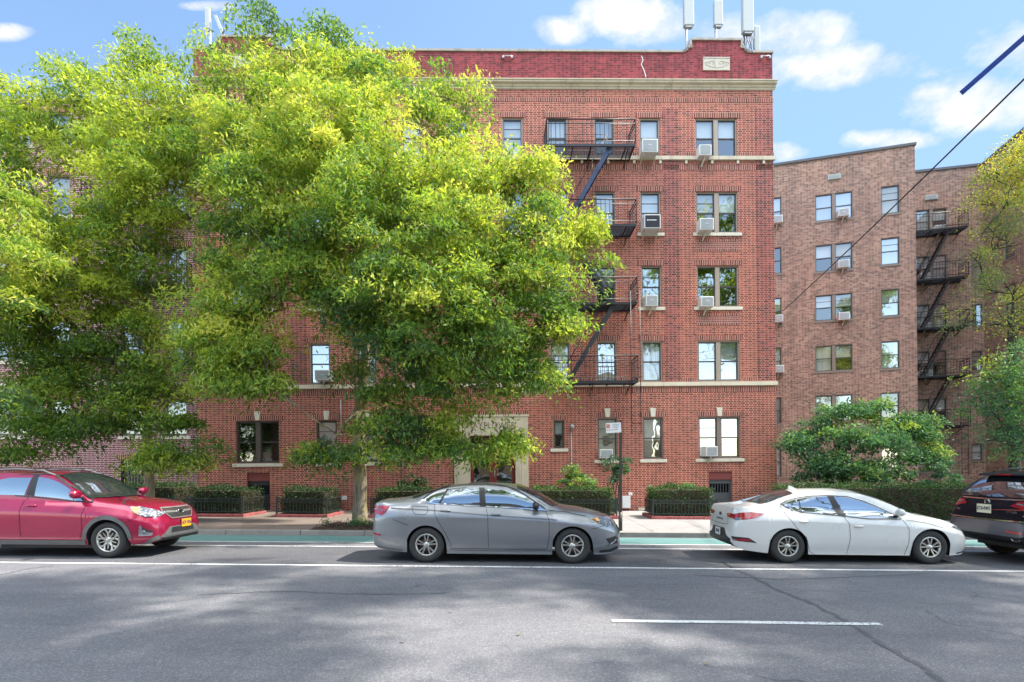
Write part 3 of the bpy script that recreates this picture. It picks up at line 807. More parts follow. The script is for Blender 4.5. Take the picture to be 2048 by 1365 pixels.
# ---- right neighbour: three brown brick faces round a court
def wing_frame(px, py_roof, Z, ang):
    p = dp(px, 940, Z); return T(p.x, p.y, 0) @ Matrix.Rotation(ang, 4, 'Z')
WA = wing_frame(1830, 290, 30.3, -.28)
rroot = empty('apartment_building', WA, 'brown mottled brick apartment house behind a hedge, right of the red building', 'building')
zr = fp(1829, 291, WA)[1]; gzr = -.6
def wing(fr, u0, u1, wins_, side_right=0., side_left=0., name='wing_wall'):
    Mx = WA.inverted() @ fr
    b = MB(); hs = [w_[:4] for w_ in wins_]
    wall_holes(b, u0, u1, gzr, zr, hs, 0, .12)
    if side_right: b.face([(u1, 0, gzr), (u1, side_right, gzr), (u1, side_right, zr), (u1, 0, zr)])
    if side_left: b.face([(u0, side_left, gzr), (u0, 0, gzr), (u0, 0, zr), (u0, side_left, zr)])
    o = b.build(name, 'brick_brown', rroot); o.matrix_local = Mx
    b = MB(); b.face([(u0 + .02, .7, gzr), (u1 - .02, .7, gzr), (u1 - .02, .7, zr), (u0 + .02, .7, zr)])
    o = b.build('unlit_backing', 'unlit_backing', rroot); o.matrix_local = Mx
    b = MB(); b.box(u0 - .03, u1 + .06, -.07, .3, zr, zr + .14)
    if side_right: b.box(u1 - .28, u1 + .065, .302, side_right, zr, zr + .138)
    o = b.build('coping', 'door_grey', rroot); o.matrix_local = Mx
    for a, e, z0, z1, pr in wins_:
        f = make_window(rroot, a, e, z0, z1, y=.07, pair=pr, frame='frame_taupe', blinds=[blind_pick(wr), blind_pick(wr)], bars=wr.choice([1, 1, 2]),
                        lintel=False, sill=None, gl=wr.choice(['window_glass', 'window_glass_bright']))
        f.matrix_local = Mx
        s = MB(); s.box(a - .06, e + .06, -.03, .05, z0 - .09, z0 - .005); s.build('sill', 'frame_taupe', f)
wa = []
for cx_, w_, pr, col in ((1668, 66, True, ((386, 440), (487, 542), (588, 641), (690, 743), (790, 843), (905, 962))),
                         (1781, 32, False, ((371, 428), (475, 530), (578, 633), (682, 738), (785, 838), (895, 950))),
                         (1549, 28, False, ((395, 452), (495, 549), (596, 652), (696, 750), (795, 849), (893, 955)))):
    for py1, py0 in col:
        c, z0 = fp(cx_, py0, WA); z1 = fp(cx_, py1, WA)[1]; k = 35.5
        wa.append((c - w_ / k / 2 * 1.04, c + w_ / k / 2 * 1.04, z0, z1, pr))
wing(WA, fp(1500, 600, WA)[0], fp(1833, 600, WA)[0], wa, side_right=3.6)
WB = WA @ T(0, 3.25, 0) @ Matrix.Rotation(.07, 4, 'Z')
wb = []
for cx_, w_, pr, col in ((1863, 56, True, ((418, 467), (511, 563), (608, 658), (702, 753), (797, 850), (893, 945))),
                         (1955, 20, False, ((505, 560), (608, 655), (702, 742), (887, 922)))):
    for py1, py0 in col:
        c, z0 = fp(cx_, py0, WB); z1 = fp(cx_, py1, WB)[1]; k = 33.5
        wb.append((c - w_ / k / 2, c + w_ / k / 2, z0, z1, pr))
uB1 = fp(1968, 600, WB)[0]
wing(WB, 0.01, uB1, wb)
pC = WB @ Vector((uB1, 0, 0))
WC = T(pC.x, pC.y, 0) @ Matrix.Rotation(R(-101.5), 4, 'Z')
wc = []
for u_ in (2.2, 5.0, 8.0):
    for k in range(6): wc.append((u_ - .45, u_ + .45, 1.2 + k * 2.95, 2.75 + k * 2.95, False))
wing(WC, 0.0, 10., wc)
for px, py, fr in ((1668, 355, WA), (1862, 396, WB)):
    c, z = fp(px, py, fr); b = MB(); b.box(c - .32, c + .32, -.08, .02, z - .14, z + .14)
    for i in range(5): b.box(c - .28, c + .28, -.10, -.08, z - .11 + i * .05, z - .09 + i * .05)
    o = b.build('wall_vent', 'vent_metal', rroot); o.matrix_local = WA.inverted() @ fr

# ---- houses across the street, behind the photographer (seen mirrored in the windows and car sides)
brick('siding_beige', tones=((.60, .52, .37), (.64, .56, .40)), mortar=(.45, .38, .28), P=4., H=.16, mh=.1)
brick('siding_peach', tones=((.58, .38, .26), (.62, .42, .29)), mortar=(.66, .5, .4), P=.312)
for i, (x0, x1, h, mt, lab) in enumerate(((-24, -15.5, 8.5, 'siding_peach', 'peach brick row house across the street behind the photographer, leftmost'),
                                      (-14.5, -5.5, 9.4, 'siding_beige', 'beige sided house with gable across the street behind the photographer'),
                                      (-4.5, 5.5, 8.6, 'siding_peach', 'peach brick row house across the street directly behind the photographer'),
                                      (6.5, 16, 9.6, 'siding_beige', 'beige sided house across the street behind the photographer, rightmost'))):
    rt = empty('row_house', T((x0 + x1) / 2, -12.5, 0) @ Matrix.Rotation(PI, 4, 'Z'), lab, 'house', 'row houses across the street')
    b = MB(); wd = (x1 - x0) / 2; hs = []
    for r in range(3):
        for c in (-wd * .6, 0, wd * .6): hs.append((c - .6, c + .6, 1.2 + r * 2.7, 2.8 + r * 2.7))
    wall_holes(b, -wd, wd, -.3, h, hs, 0, .12)
    b.face([(wd, 0, -.3), (wd, 9, -.3), (wd, 9, h), (wd, 0, h)]); b.face([(-wd, 9, -.3), (-wd, 0, -.3), (-wd, 0, h), (-wd, 9, h)])
    b.face([(wd, 9, -.3), (-wd, 9, -.3), (-wd, 9, h), (wd, 9, h)])
    b.build('wall', mt, rt)
    b = MB(); b.prism([(-wd - .3, h), (wd + .3, h), (0, h + (2.0 if i % 2 else .5))], -.3, 9); b.build('roof', 'roof_tar' if i % 2 == 0 else 'limestone', rt)
    for a, e, z0, z1 in hs: make_window(rt, a, e, z0, z1, frame='white_paint', sash='white_paint', lintel=False, blinds=[None])
# ------------------------------------------------------------------ cars
def paint(name, col, metal=.0, rough=.25, flake=0.):
    t = NT(name); c = t.coord()
    t.set(Base_Color=(*col, 1), Metallic=metal)
    n = t.noise(c, 3, 4); t.set(Roughness=t.remap(n, .3, .7, rough - .04, rough + .06))
    t.b.inputs['Coat Weight'].default_value = 1.; t.b.inputs['Coat Roughness'].default_value = .09
    M[name] = t.m
    if name == 'paint_navy': t.b.inputs['Coat Weight'].default_value = .0; t.b.inputs['Specular IOR Level'].default_value = .22
paint('paint_grey', (.27, .28, .30), .65, .38); paint('paint_white', (.70, .69, .665), 0, .3)
paint('paint_red', (.33, .006, .05), .45, .3); paint('paint_bumper', (.075, .08, .115), .4, .35); paint('paint_navy', (.006, .007, .014), .0, .3)
plain('plastic_black', (.022, .022, .024), .55, var=.2); plain('plastic_grey', (.12, .12, .12), .6, var=.2)
plain('rubber', (.035, .034, .033), .85, var=.3, scale=20); plain('rim_silver', (.50, .49, .46), .3, .75, .12)
plain('rim_dark', (.05, .05, .05), .5, .3); plain('disc', (.16, .12, .10), .5, .6); plain('chrome', (.7, .7, .72), .12, 1., .05)
plain('seam', (.012, .012, .012), .8); plain('plate_orange', (.80, .36, .02), .45, var=.05); plain('plate_cream', (.74, .70, .52), .45, var=.04)
plain('plate_white', (.72, .72, .70), .45, var=.05); plain('plate_ink', (.02, .03, .10), .5)
def lamp(name, c1, c2, sc_=60, rough=.08):
    t = NT(name); c = t.coord(); w_ = t.add('ShaderNodeTexVoronoi'); t.inp(w_, 'Vector', c); t.inp(w_, 'Scale', sc_)
    t.set(Base_Color=t.mix(t.remap(w_.outputs[0], 0, .6), c1, c2), Roughness=rough)
    t.b.inputs['Coat Weight'].default_value = 1.; t.b.inputs['Coat Roughness'].default_value = .03; M[name] = t.m
lamp('lamp_red', (.75, .01, .03), (.30, .0, .012), 30); lamp('lamp_clear', (.50, .52, .55), (.10, .11, .13), 22); lamp('lamp_amber', (.85, .35, .02), (.6, .2, .01), 30)
lamp('lamp_darkred', (.20, .0, .02), (.10, 0, .01), 30)
t = NT('car_glass'); t.set(Base_Color=(.02, .025, .03, 1), Roughness=.03); t.b.inputs['Specular IOR Level'].default_value = .5
t.b.inputs['Coat Weight'].default_value = 0
gl_ = t.add('ShaderNodeBsdfGlossy'); gl_.inputs[0].default_value = (.72, .85, 1, 1); gl_.inputs[1].default_value = .012
mx_ = t.add('ShaderNodeMixShader'); mx_.inputs[0].default_value = .30
t.l.new(t.b.outputs[0], mx_.inputs[1]); t.l.new(gl_.outputs[0], mx_.inputs[2]); t.l.new(mx_.outputs[0], t.out.inputs[0]); M['car_glass'] = t.m

def pchip(pts):
    xs = [p[0] for p in pts]; ys = [p[1] for p in pts]; n = len(xs)
    h = [xs[i + 1] - xs[i] for i in range(n - 1)]; d = [(ys[i + 1] - ys[i]) / h[i] for i in range(n - 1)]
    m = [0.] * n; m[0] = d[0]; m[-1] = d[-1]
    for i in range(1, n - 1):
        if d[i - 1] * d[i] > 0:
            w1, w2 = 2 * h[i] + h[i - 1], h[i] + 2 * h[i - 1]; m[i] = (w1 + w2) / (w1 / d[i - 1] + w2 / d[i])
    def f(x):
        if x <= xs[0]: return ys[0]
        if x >= xs[-1]: return ys[-1]
        i = max(k for k in range(n - 1) if xs[k] <= x); t_ = (x - xs[i]) / h[i]
        return ((2 * t_**3 - 3 * t_**2 + 1) * ys[i] + (t_**3 - 2 * t_**2 + t_) * h[i] * m[i] + (-2 * t_**3 + 3 * t_**2) * ys[i + 1] + (t_**3 - t_**2) * h[i] * m[i + 1])
    return f

class Car:
    """Body lofted from cross sections; x forward from the rear bumper, right side is -y (towards the camera)."""
    def __init__(c, name, mat4, label, L, wheels, rw, top, edge, belt, wid, wedge, bot, paint_, arch=None, group='cars parked along the kerb'):
        c.L = L; c.paint = paint_; c.wheels = wheels; c.rw = rw; c.arch = arch or rw + .045
        c.top, c.edge, c.belt, c.wid, c.we, c.bot = map(pchip, (top, edge, belt, wid, wedge, bot))
        c.root = empty(name, mat4, label, 'car', group)
        st = set()
        x = 0.
        while x <= L + 1e-6: st.add(round(x, 3)); x += .05
        for e in (.006, .014, .024, .036, .065, .08, .12): st.add(e); st.add(round(L - e, 3))
        for wx in wheels:
            for k in range(0, 25): st.add(round(wx - c.arch * math.cos(PI * k / 24), 4))
        st = sorted(s_ for s_ in st if 0 <= s_ <= L)
        s2 = [st[0]]
        for s_ in st[1:]:
            if s_ - s2[-1] > .0045: s2.append(s_)
        st = s2; st[-1] = L
        rows = [c.section(x) for x in st]
        b = MB(); n = len(rows[0]); N = 2 * n - 2
        for x, r in zip(st, rows):
            full = [(-y, z) for y, z in r] + [(y, z) for y, z in reversed(r[1:-1])]
            b.v += [(x, y, z) for y, z in full]
        for i in range(len(st) - 1):
            for j in range(N):
                j2 = (j + 1) % N
                b.f.append((i * N + j, i * N + j2, (i + 1) * N + j2, (i + 1) * N + j)); jj = j if j < n - 1 else N - 1 - j
                b.mi.append(1 if jj < 2 else 0); b.sm.append(True)
        b.f.append(tuple(reversed(range(N)))); b.mi.append(0); b.sm.append(True)
        q = (len(st) - 1) * N; b.f.append(tuple(q + j for j in range(N))); b.mi.append(0); b.sm.append(True)
        o = b.build('body', [paint_, 'plastic_black'], c.root); c.body = o
        me = o.data; import bmesh
        bm = bmesh.new(); bm.from_mesh(me); bmesh.ops.recalc_face_normals(bm, faces=bm.faces); bm.to_mesh(me)
        c.bvh = BVHTree.FromBMesh(bm); bm.free()
        me.set_sharp_from_angle(angle=R(48))
    def fz(c, t_):   # side fullness by height fraction
        return 1 - .10 * max(0, .35 - t_)**1.4 * 3.2 - .035 * max(0., .74 - t_) - (.42 * (t_ - .76) if t_ > .76 else 0.)
    def section(c, x):
        W, zb, be, to, ed, we = c.wid(x), c.bot(x), c.belt(x), c.top(x), c.edge(x), c.we(x)
        ed = max(ed, be + .006); to = max(to, ed + .006)
        zs = zb
        for wx in c.wheels:
            d = abs(x - wx)
            if d < c.arch: zs = max(zs, c.rw + math.sqrt(max(0, c.arch**2 - d * d)) * .98)
        be = max(be, zs + .05)
        ed = max(ed, be + .006)
        r = [(0, zs), (W * .8, zs)]
        for k in (0, .06, .16, .3, .45, .6, .735, .765, .88, 1.):
            z = zs + (be - zs) * k; tt = (z - .2) / max(.3, (c.belt(x) - .2)); r.append((W * c.fz(max(0, min(1, tt))), z))
        yb = r[-1][0]
        we = min(we + .065 * max(0., min(1., (ed - be - .05) / .15)), yb - .01)
        y0 = yb - min(.045, (yb - we) * .3)
        r.append((y0, be + min(.012, (ed - be) * .3)))
        z0 = r[-1][1]
        for k in (.25, .5, .75, .93, 1.):
            z = z0 + (ed - z0) * k; r.append((y0 + (we - y0) * (k ** 1.45), z))
        for k in (.06, .16, .32, .55, .8):
            r.append((we * (1 - k), ed + (to - ed) * math.sin(k * PI / 2) ** .75))
        r.append((0, to)); return r
    def proj(c, p, d):
        p = Vector(p); d = Vector(d).normalized()
        h, nn, i, ds = c.bvh.ray_cast(p, d)
        if h is None:
            h, nn, i, ds = c.bvh.find_nearest(p + d * 2.2)
        if nn.dot(d) > 0: nn = -nn
        return h, nn
    def frame(c, plane):
        # returns function (a,b)->ray origin, and direction
        if plane == 'side': return (lambda a, z: (a, -3, z)), (0, 1, 0)
        if plane == 'far': return (lambda a, z: (a, 3, z)), (0, -1, 0)
        if plane == 'front': return (lambda a, z: (c.L + 3, a, z)), (-1, 0, 0)
        if plane == 'rear': return (lambda a, z: (-3, a, z)), (1, 0, 0)
        if plane == 'top': return (lambda a, y: (a, y, 4)), (0, 0, -1)
        if plane == 'fcorner':   # a measured along the diagonal (1,1)/√2
            d = Vector((-1, .9, 0)).normalized(); u = Vector((.9, 1, 0)).normalized()
            return (lambda a, z: tuple(Vector((c.L - .45, -.62, z)) + u * a - d * 3)), tuple(d)
        if plane == 'rcorner':
            d = Vector((1, .9, 0)).normalized(); u = Vector((.9, -1, 0)).normalized()
            return (lambda a, z: tuple(Vector((.4, -.62, z)) + u * a - d * 3)), tuple(d)
    def decal(c, name, poly, mat, plane='side', off=.006, parent=None, res=.05, both=False, mirror=False, smooth=True, thick=0.):
        """patch that follows the body surface inside an outline"""
        og, d = c.frame(plane); P = []
        if name == 'window' and plane in ('side', 'far'): poly = [(a_, min(z_, c.edge(a_) - .05)) for a_, z_ in poly]
        n = len(poly)
        for i in range(n):
            a, e = Vector(poly[i]), Vector(poly[(i + 1) % n]); k = max(1, int((e - a).length / res))
            P += [a.lerp(e, j / k) for j in range(k)]
        m_ = len(P); edges = [(i, (i + 1) % m_) for i in range(m_)]
        xs = [p.x for p in P]; zs = [p.y for p in P]; pts = list(P)
        x = min(xs) + res / 2
        while x < max(xs):
            z = min(zs) + res / 2
            while z < max(zs):
                q = Vector((x, z)); ins = False
                for i in range(m_):
                    a, e = P[i], P[(i + 1) % m_]
                    if (a.y > z) != (e.y > z) and x < (e.x - a.x) * (z - a.y) / (e.y - a.y) + a.x: ins = not ins
                if ins and min((q - p).length for p in P) > res * .45: pts.append(q)
                z += res
            x += res
        vs, es, fs, *_ = geometry.delaunay_2d_cdt(pts, edges, [list(range(m_))], 1, 1e-5)
        b = MB(); b.v = []; nrm = []
        for v in vs:
            h, nn = c.proj(og(v.x, v.y), d); b.v.append(tuple(h + nn * off)); nrm.append(nn)
        k0 = len(b.v)
        for f in fs: b.f.append(tuple(f)); b.mi.append(0); b.sm.append(smooth)
        o = b.build(name, mat, parent or c.root)
        if thick: s_ = o.modifiers.new('s', 'SOLIDIFY'); s_.thickness = thick; s_.offset = 0
        return o
    def ribbon(c, name, pts, w, mat, plane='side', off=.004, parent=None, closed=False, thick=0.):
        og, d = c.frame(plane); P = []
        pts = [Vector(p) for p in pts]
        if closed: pts.append(pts[0])
        for a, e in zip(pts, pts[1:]):
            k = max(1, int((e - a).length / .03)); P += [a.lerp(e, j / k) for j in range(k)]
        P.append(pts[-1]); b = MB(); L_ = []
        for i, p in enumerate(P):
            dd = (P[min(i + 1, len(P) - 1)] - P[max(i - 1, 0)]).normalized(); nn = Vector((-dd.y, dd.x)) * w / 2
            r_ = []
            for q in (p + nn, p - nn):
                h, m_ = c.proj(og(q.x, q.y), d); r_.append(h + m_ * off)
            L_.append(r_)
        for (a, e), (f, g_) in zip(L_, L_[1:]): b.face([a, e, g_, f], 0, True)
        o = b.build(name, mat, parent or c.root)
        if thick: s_ = o.modifiers.new('s', 'SOLIDIFY'); s_.thickness = thick; s_.offset = 0
        return o
    def arch_lip(c, w=.07, mat='plastic_grey', off=.012):
        for wx in c.wheels:
            pts = []
            for k in range(0, 31):
                a = PI * (k / 30) ; rr = c.arch + w / 2
                pts.append((wx - rr * math.cos(a), c.rw + rr * math.sin(a) * .985))
            for pl in ('side', 'far'):
                c.ribbon('wheel_arch_trim', pts, w, mat, pl, off)
    def wheel(c, x, side, style, rim_r):
        """one wheel: tyre, rim, brake disc"""
        W_ = c.wid(x) * .985; y = -W_ + .03 if side < 0 else W_ - .03; s_ = -1 if side < 0 else 1   # outer face
        rw, tw = c.rw, .215
        b = MB(); ctr = (x, y, rw)
        def Y(h): return -s_ * h     # h inward from outer face
        prof = [(rim_r, Y(.015)), (rim_r + .012, Y(.0)), (rim_r + .05, Y(-.012)), (rw - .035, Y(-.008)), (rw - .012, Y(.008)), (rw, Y(.035)), (rw + .001, Y(.06)), (rw - .006, Y(.063)), (rw - .006, Y(.068)), (rw + .001, Y(.071)), (rw + .001, Y(.145)),
                (rw, Y(tw - .03)), (rw - .03, Y(tw)), (rim_r, Y(tw - .01)), (rim_r - .01, Y(tw * .5)), (rim_r, Y(.015))]
        b.lathe(prof, 48, 0, 'y', ctr)
        wroot = b.build('wheel', 'rubber', c.root)
        b = MB(); b.lathe([(rim_r + .004, Y(.012)), (rim_r - .008, Y(.002)), (rim_r - .022, Y(.006)), (rim_r - .03, Y(.05)), (rim_r - .035, Y(.12))], 48, 0, 'y', ctr)
        hub = .034
        b.lathe([(0, Y(.004)), (hub, Y(.006)), (hub + .012, Y(.018)), (hub + .03, Y(.03)), (hub + .03, Y(.06))], 20, 0, 'y', ctr)
        def spoke(a, r0, r1, w0, w1, da=0.):
            c0, s0 = math.cos(a), math.sin(a); c1, s1 = math.cos(a + da), math.sin(a + da)
            p = Vector((c0 * r0, 0, s0 * r0)); q = Vector((c1 * r1, 0, s1 * r1)); d = (q - p).normalized(); n_ = Vector((-d.z, 0, d.x))
            o_ = Vector(ctr)
            qd = [p + n_ * w0 / 2, q + n_ * w1 / 2, q - n_ * w1 / 2, p - n_ * w0 / 2]
            top = [o_ + v + Vector((0, Y(.022 if i in (0, 3) else .010), 0)) for i, v in enumerate(qd)]
            bot_ = [v + Vector((0, Y(.035), 0)) for v in top]
            b.face(top if s_ > 0 else top[::-1], 0); 
            for i in range(4): b.face([top[i], bot_[i], bot_[(i + 1) % 4], top[(i + 1) % 4]], 0)
        r1 = rim_r - .018
        for k in range(5):
            a = PI / 2 + 2 * PI * k / 5
            if style == 'double':
                spoke(a - .15, hub, r1, .019, .027, -.06); spoke(a + .15, hub, r1, .019, .027, .06)
            elif style == 'twist':
                spoke(a - .17, hub + .01, r1, .017, .024, -.02); spoke(a + .17, hub + .01, r1, .017, .024, .12)
            elif style == 'fork':
                spoke(a, hub, r1 * .62, .05, .036); spoke(a, r1 * .56, r1, .022, .040, -.26); spoke(a, r1 * .56, r1, .022, .040, .26)
        if style == 'fork':
            for k in range(5):
                a = PI / 2 + 2 * PI * (k + .5) / 5; spoke(a, hub, r1 * .8, .02, .012)
        b.build('rim', 'rim_silver', wroot)
        b = MB(); b.lathe([(0, Y(.10)), (rim_r - .04, Y(.10))], 32, 0, 'y', ctr, False); b.lathe([(rim_r - .035, Y(.06)), (rim_r - .035, Y(.2))], 32, 0, 'y', ctr)
        b.build('wheel_well_dark', 'rim_dark', wroot)
        b = MB(); b.lathe([(.05, Y(.07)), (rim_r - .075, Y(.075)), (rim_r - .075, Y(.085))], 32, 0, 'y', ctr); b.build('brake_disc', 'disc', wroot)
        for k in range(5):
            pass
        return wroot
    def underside(c):
        b = MB(); x0, x1 = c.wheels
        b.box(x0 + c.arch, x1 - c.arch, -.7, .7, .17, .30); b.box(.35, x0 - c.arch, -.6, .6, .25, .4)
        b.beam((x0, -.7, c.rw), (x0, .7, c.rw), .08, .08); b.beam((x1, -.7, c.rw), (x1, .7, c.rw), .08, .08)
        b.build('underbody', 'plastic_black', c.root)
        b = MB()
        for wx in c.wheels:     # black inner arch liners
            pts = [(wx - (c.arch - .004) * math.cos(PI * k / 20), c.rw + (c.arch - .006) * math.sin(PI * k / 20) * .98) for k in range(21)]
            for (a, z), (e, f) in zip(pts, pts[1:]):
                for y0, y1 in ((-c.wid(wx) * .93, -.45), (.45, c.wid(wx) * .93)):
                    b.face([(a, y0, z), (e, y0, f), (e, y1, f), (a, y1, z)], 0, True)
            for y in (-.46, .46): b.face([(pts[0][0], y, .25)] + [(a, y, z) for a, z in pts] + [(pts[-1][0], y, .25)])
        b.build('wheel_liner', 'plastic_black', c.root)
    def handle(c, x, z, mat, l=.17):
        h, n_ = c.proj((x, -3, z), (0, 1, 0)); b = MB()
        b.tube([(x - l / 2, h.y + .004, z), (x - l / 2 + .03, h.y - .028, z + .004), (x + l / 2 - .03, h.y - .028, z + .006), (x + l / 2, h.y + .004, z)], [.012, .014, .014, .012], 8)
        b.build('door_handle', mat, c.root)
    def mirror(c, x, z, mat, sc_=1., side=-1):
        pl = -3 if side < 0 else 3
        h, n_ = c.proj((x, pl, z - .03), (0, 1 if side < 0 else -1, 0)); s_ = side
        b = MB(); yc = h.y + s_ * .15; prof = []
        # squashed ellipsoid shell, flat glass side to the rear
        for i in range(9):
            a = PI * i / 8; rr = math.sin(a) ** .8; xx = -math.cos(a) * .5
            ring = []
            for j in range(16):
                t_ = 2 * PI * j / 16
                ring.append((x + (xx * .13 if xx > -.42 else -.055) * sc_, yc + math.cos(t_) * rr * .115 * sc_, z + .02 + math.sin(t_) * rr * .075 * sc_))
            prof.append(ring)
        k0 = len(b.v)
        for r_ in prof: b.v += r_
        for i in range(8):
            for j in range(16):
                b.f.append((k0 + i * 16 + j, k0 + i * 16 + (j + 1) % 16, k0 + (i + 1) * 16 + (j + 1) % 16, k0 + (i + 1) * 16 + j)); b.mi.append(0); b.sm.append(True)
        b.beam((x + .02, h.y - s_ * .01, z - .05), (x + .0, yc, z - .03), .06, .03, 1)
        b.build('side_mirror', [mat, 'plastic_black'], c.root)

def car_matrix(px_rear, px_front, py, wheels, L, zoff=0.):
    """place a car so that its near-side wheels stand where the photo shows them"""
    xr, yr = gp(px_rear, py); xf, yf = gp(px_front, py)
    return xr, xf, (yr + yf) / 2

PARK_Y = L_PARK + .22      # near side of the tyres
def rect(x0, x1, z0, z1): return [(x0, z0), (x1, z0), (x1, z1), (x0, z1)]

def plate(c, plane, y, z, w_, h_, mat, txt, ink='plate_ink', tilt=0.):
    if plane == 'rear':
        h, n_ = c.proj((-3, y, z), (1, 0, 0)); X = h.x - .02; rot = Matrix.Rotation(R(-90), 4, 'Z')
    else:
        h, n_ = c.proj((c.L + 3, y, z), (-1, 0, 0)); X = h.x + .02; rot = Matrix.Rotation(R(90), 4, 'Z')
    b = MB(); b.box(-w_ / 2, w_ / 2, -.006, .012, -h_ / 2, h_ / 2, 0); b.box(-w_ / 2 - .006, w_ / 2 + .006, .0, .02, -h_ / 2 - .006, h_ / 2 + .006, 1)
    o = b.build('number_plate', [mat, 'plastic_black'], c.root); o.matrix_local = T(X, y, z) @ rot
    if txt: text_mesh(txt, .105, .001, 'plate_lettering', ink, o, T(0, -.008, 0) @ UP, sx=.62 * w_ / .30, bold=.002)
    return o

# --- grey saloon in the middle
xr, yr = gp(850, 1127); xf, _ = gp(1146, 1127)
sc_wb = (xf - xr); 
def place(L, wheels, xr, y_near, halfw, k=1.): return S @ T(xr, y_near, .006) @ Matrix.Scale(k, 4) @ T(-wheels[0], halfw, 0)
c = Car('parked_car', place(4.66, (1.07, 3.756), (xr + xf) / 2 - 1.343 * .985, yr, .885, .985), 'metallic grey four door saloon parked in front of the stone entrance', 4.66, (1.07, 3.756), .326,
        top=[(0, .78), (.02, .98), (.05, 1.09), (.09, 1.125), (.35, 1.15), (.62, 1.19), (1.0, 1.30), (1.45, 1.415), (1.9, 1.455), (2.3, 1.46), (2.7, 1.43), (3.05, 1.30), (3.35, 1.15), (3.52, 1.055), (3.9, .995), (4.2, .93), (4.42, .865), (4.56, .79), (4.63, .71), (4.66, .62)],
        edge=[(0, .76), (.05, 1.06), (.1, 1.08), (.5, 1.105), (.78, 1.13), (1.0, 1.22), (1.35, 1.345), (1.7, 1.395), (2.1, 1.41), (2.45, 1.39), (2.8, 1.31), (3.1, 1.185), (3.4, 1.03), (3.6, .965), (4.0, .915), (4.3, .85), (4.5, .77), (4.66, .60)],
        belt=[(0, .74), (.05, .95), (.3, 1.03), (.8, 1.06), (1.5, 1.055), (2.4, 1.02), (3.2, .975), (3.6, .93), (4.0, .875), (4.3, .80), (4.5, .71), (4.66, .57)],
        wid=[(0, .56), (.02, .64), (.06, .71), (.14, .77), (.3, .83), (.6, .88), (1.1, .90), (2.5, .90), (3.8, .895), (4.15, .875), (4.36, .83), (4.5, .76), (4.6, .67), (4.66, .55)],
        wedge=[(0, .5), (.1, .66), (.6, .70), (.9, .64), (1.4, .585), (2.2, .58), (2.8, .60), (3.2, .66), (3.5, .73), (4., .74), (4.3, .68), (4.5, .58), (4.66, .40)],
        bot=[(0, .40), (.05, .30), (.3, .22), (1., .17), (3.9, .16), (4.4, .17), (4.58, .20), (4.66, .30)], paint_='paint_grey')
for x in c.wheels:
    for s_ in (-1, 1): c.wheel(x, s_, 'double', .205)
c.underside()
def G(px, py, k=402.):   # crop pixels of the grey car -> side coordinates
    return ((px - 555) / 410. + 1.07, 1.7 - (py - 74) / k)
q1 = [G(515, 296), G(560, 262), G(620, 228), G(700, 198), G(642, 316), G(580, 312)]
q2 = [G(655, 319), G(690, 255), G(720, 196), G(800, 186), G(945, 182), G(958, 330)]
q3 = [G(1003, 334), G(985, 183), G(1070, 188), G(1150, 200), G(1230, 228), G(1300, 266), G(1370, 310), G(1450, 362), G(1300, 352)]
for pl in ('side', 'far'):
    c.decal('window', q1, 'car_glass', pl); c.decal('window', q2, 'car_glass', pl); c.decal('window', q3, 'car_glass', pl)
    c.decal('pillar_trim', [G(640, 320), G(706, 198), G(722, 194), G(657, 322)], 'plastic_black', pl, off=.008)
    c.decal('pillar_trim', [G(958, 332), G(946, 180), G(985, 181), G(1004, 336)], 'plastic_black', pl, off=.008)
dlo = [G(512, 296), G(560, 256), G(620, 222), G(700, 192), G(760, 184), G(850, 178), G(985, 178), G(1070, 182), G(1155, 194), G(1235, 222), G(1305, 260), G(1380, 308), G(1462, 364)]
c.ribbon('window_trim', dlo, .018, 'plastic_black', off=.011); c.ribbon('window_trim', [G(512, 298), G(580, 317), G(650, 324), G(1000, 340), G(1300, 358), G(1462, 368)], .016, 'chrome', off=.011)
c.decal('windscreen', [(2.74, -.55), (3.40, -.72), (3.50, -.35), (3.53, 0), (3.50, .35), (3.40, .72), (2.74, .55), (2.70, 0)], 'car_glass', 'top', off=.014, res=.08)
c.decal('rear_window', [(.75, -.55), (1.42, -.50), (1.46, 0), (1.42, .50), (.75, .55), (.66, 0)], 'car_glass', 'top', off=.014, res=.08)
for s_ in ([G(615, 322), G(622, 400), G(660, 470), G(705, 540), G(738, 610), G(742, 640)], [G(1005, 338), G(1022, 420), G(1026, 640)], [G(1455, 366), G(1482, 440), G(1480, 560), G(1465, 650)], [G(742, 650), G(1100, 654), G(1465, 654)],
           [G(450, 345), G(448, 372), G(470, 398), G(550, 400), G(570, 375), G(560, 345), G(450, 340)], [G(1480, 370), G(1600, 378), G(1760, 410)], [G(300, 437), G(420, 480)], [G(1800, 500), G(1880, 480), G(1930, 470)]):
    c.ribbon('panel_seam', s_, .008, 'seam')
c.ribbon('painted_crease', [G(280, 357), G(600, 370), G(1000, 402), G(1480, 432), G(1540, 436)], .022, 'plastic_grey', off=.003)  # dark strip painted as the shade line of the body crease
c.ribbon('sill_trim', [G(730, 662), G(1100, 668), G(1500, 664)], .014, 'chrome')
c.handle(G(700, 372)[0], G(700, 372)[1], 'paint_grey'); c.handle(G(1082, 398)[0], G(1082, 398)[1], 'paint_grey')
c.mirror(3.08, 1.04, 'plastic_black'); c.mirror(3.08, 1.04, 'plastic_black', side=1)
c.decal('tail_light', [(.04, .90), (.04, 1.03), (.15, 1.04), (.36, 1.03), (.30, .92), (.22, .86)], 'lamp_red', off=.010)
c.ribbon('tail_light_bar', [(.06, .97), (.16, .985), (.2, .95), (.30, .95)], .02, 'lamp_clear', off=.014)
c.decal('side_reflector', [(.02, .50), (.22, .485), (.20, .51), (.02, .54)], 'lamp_red', off=.008)
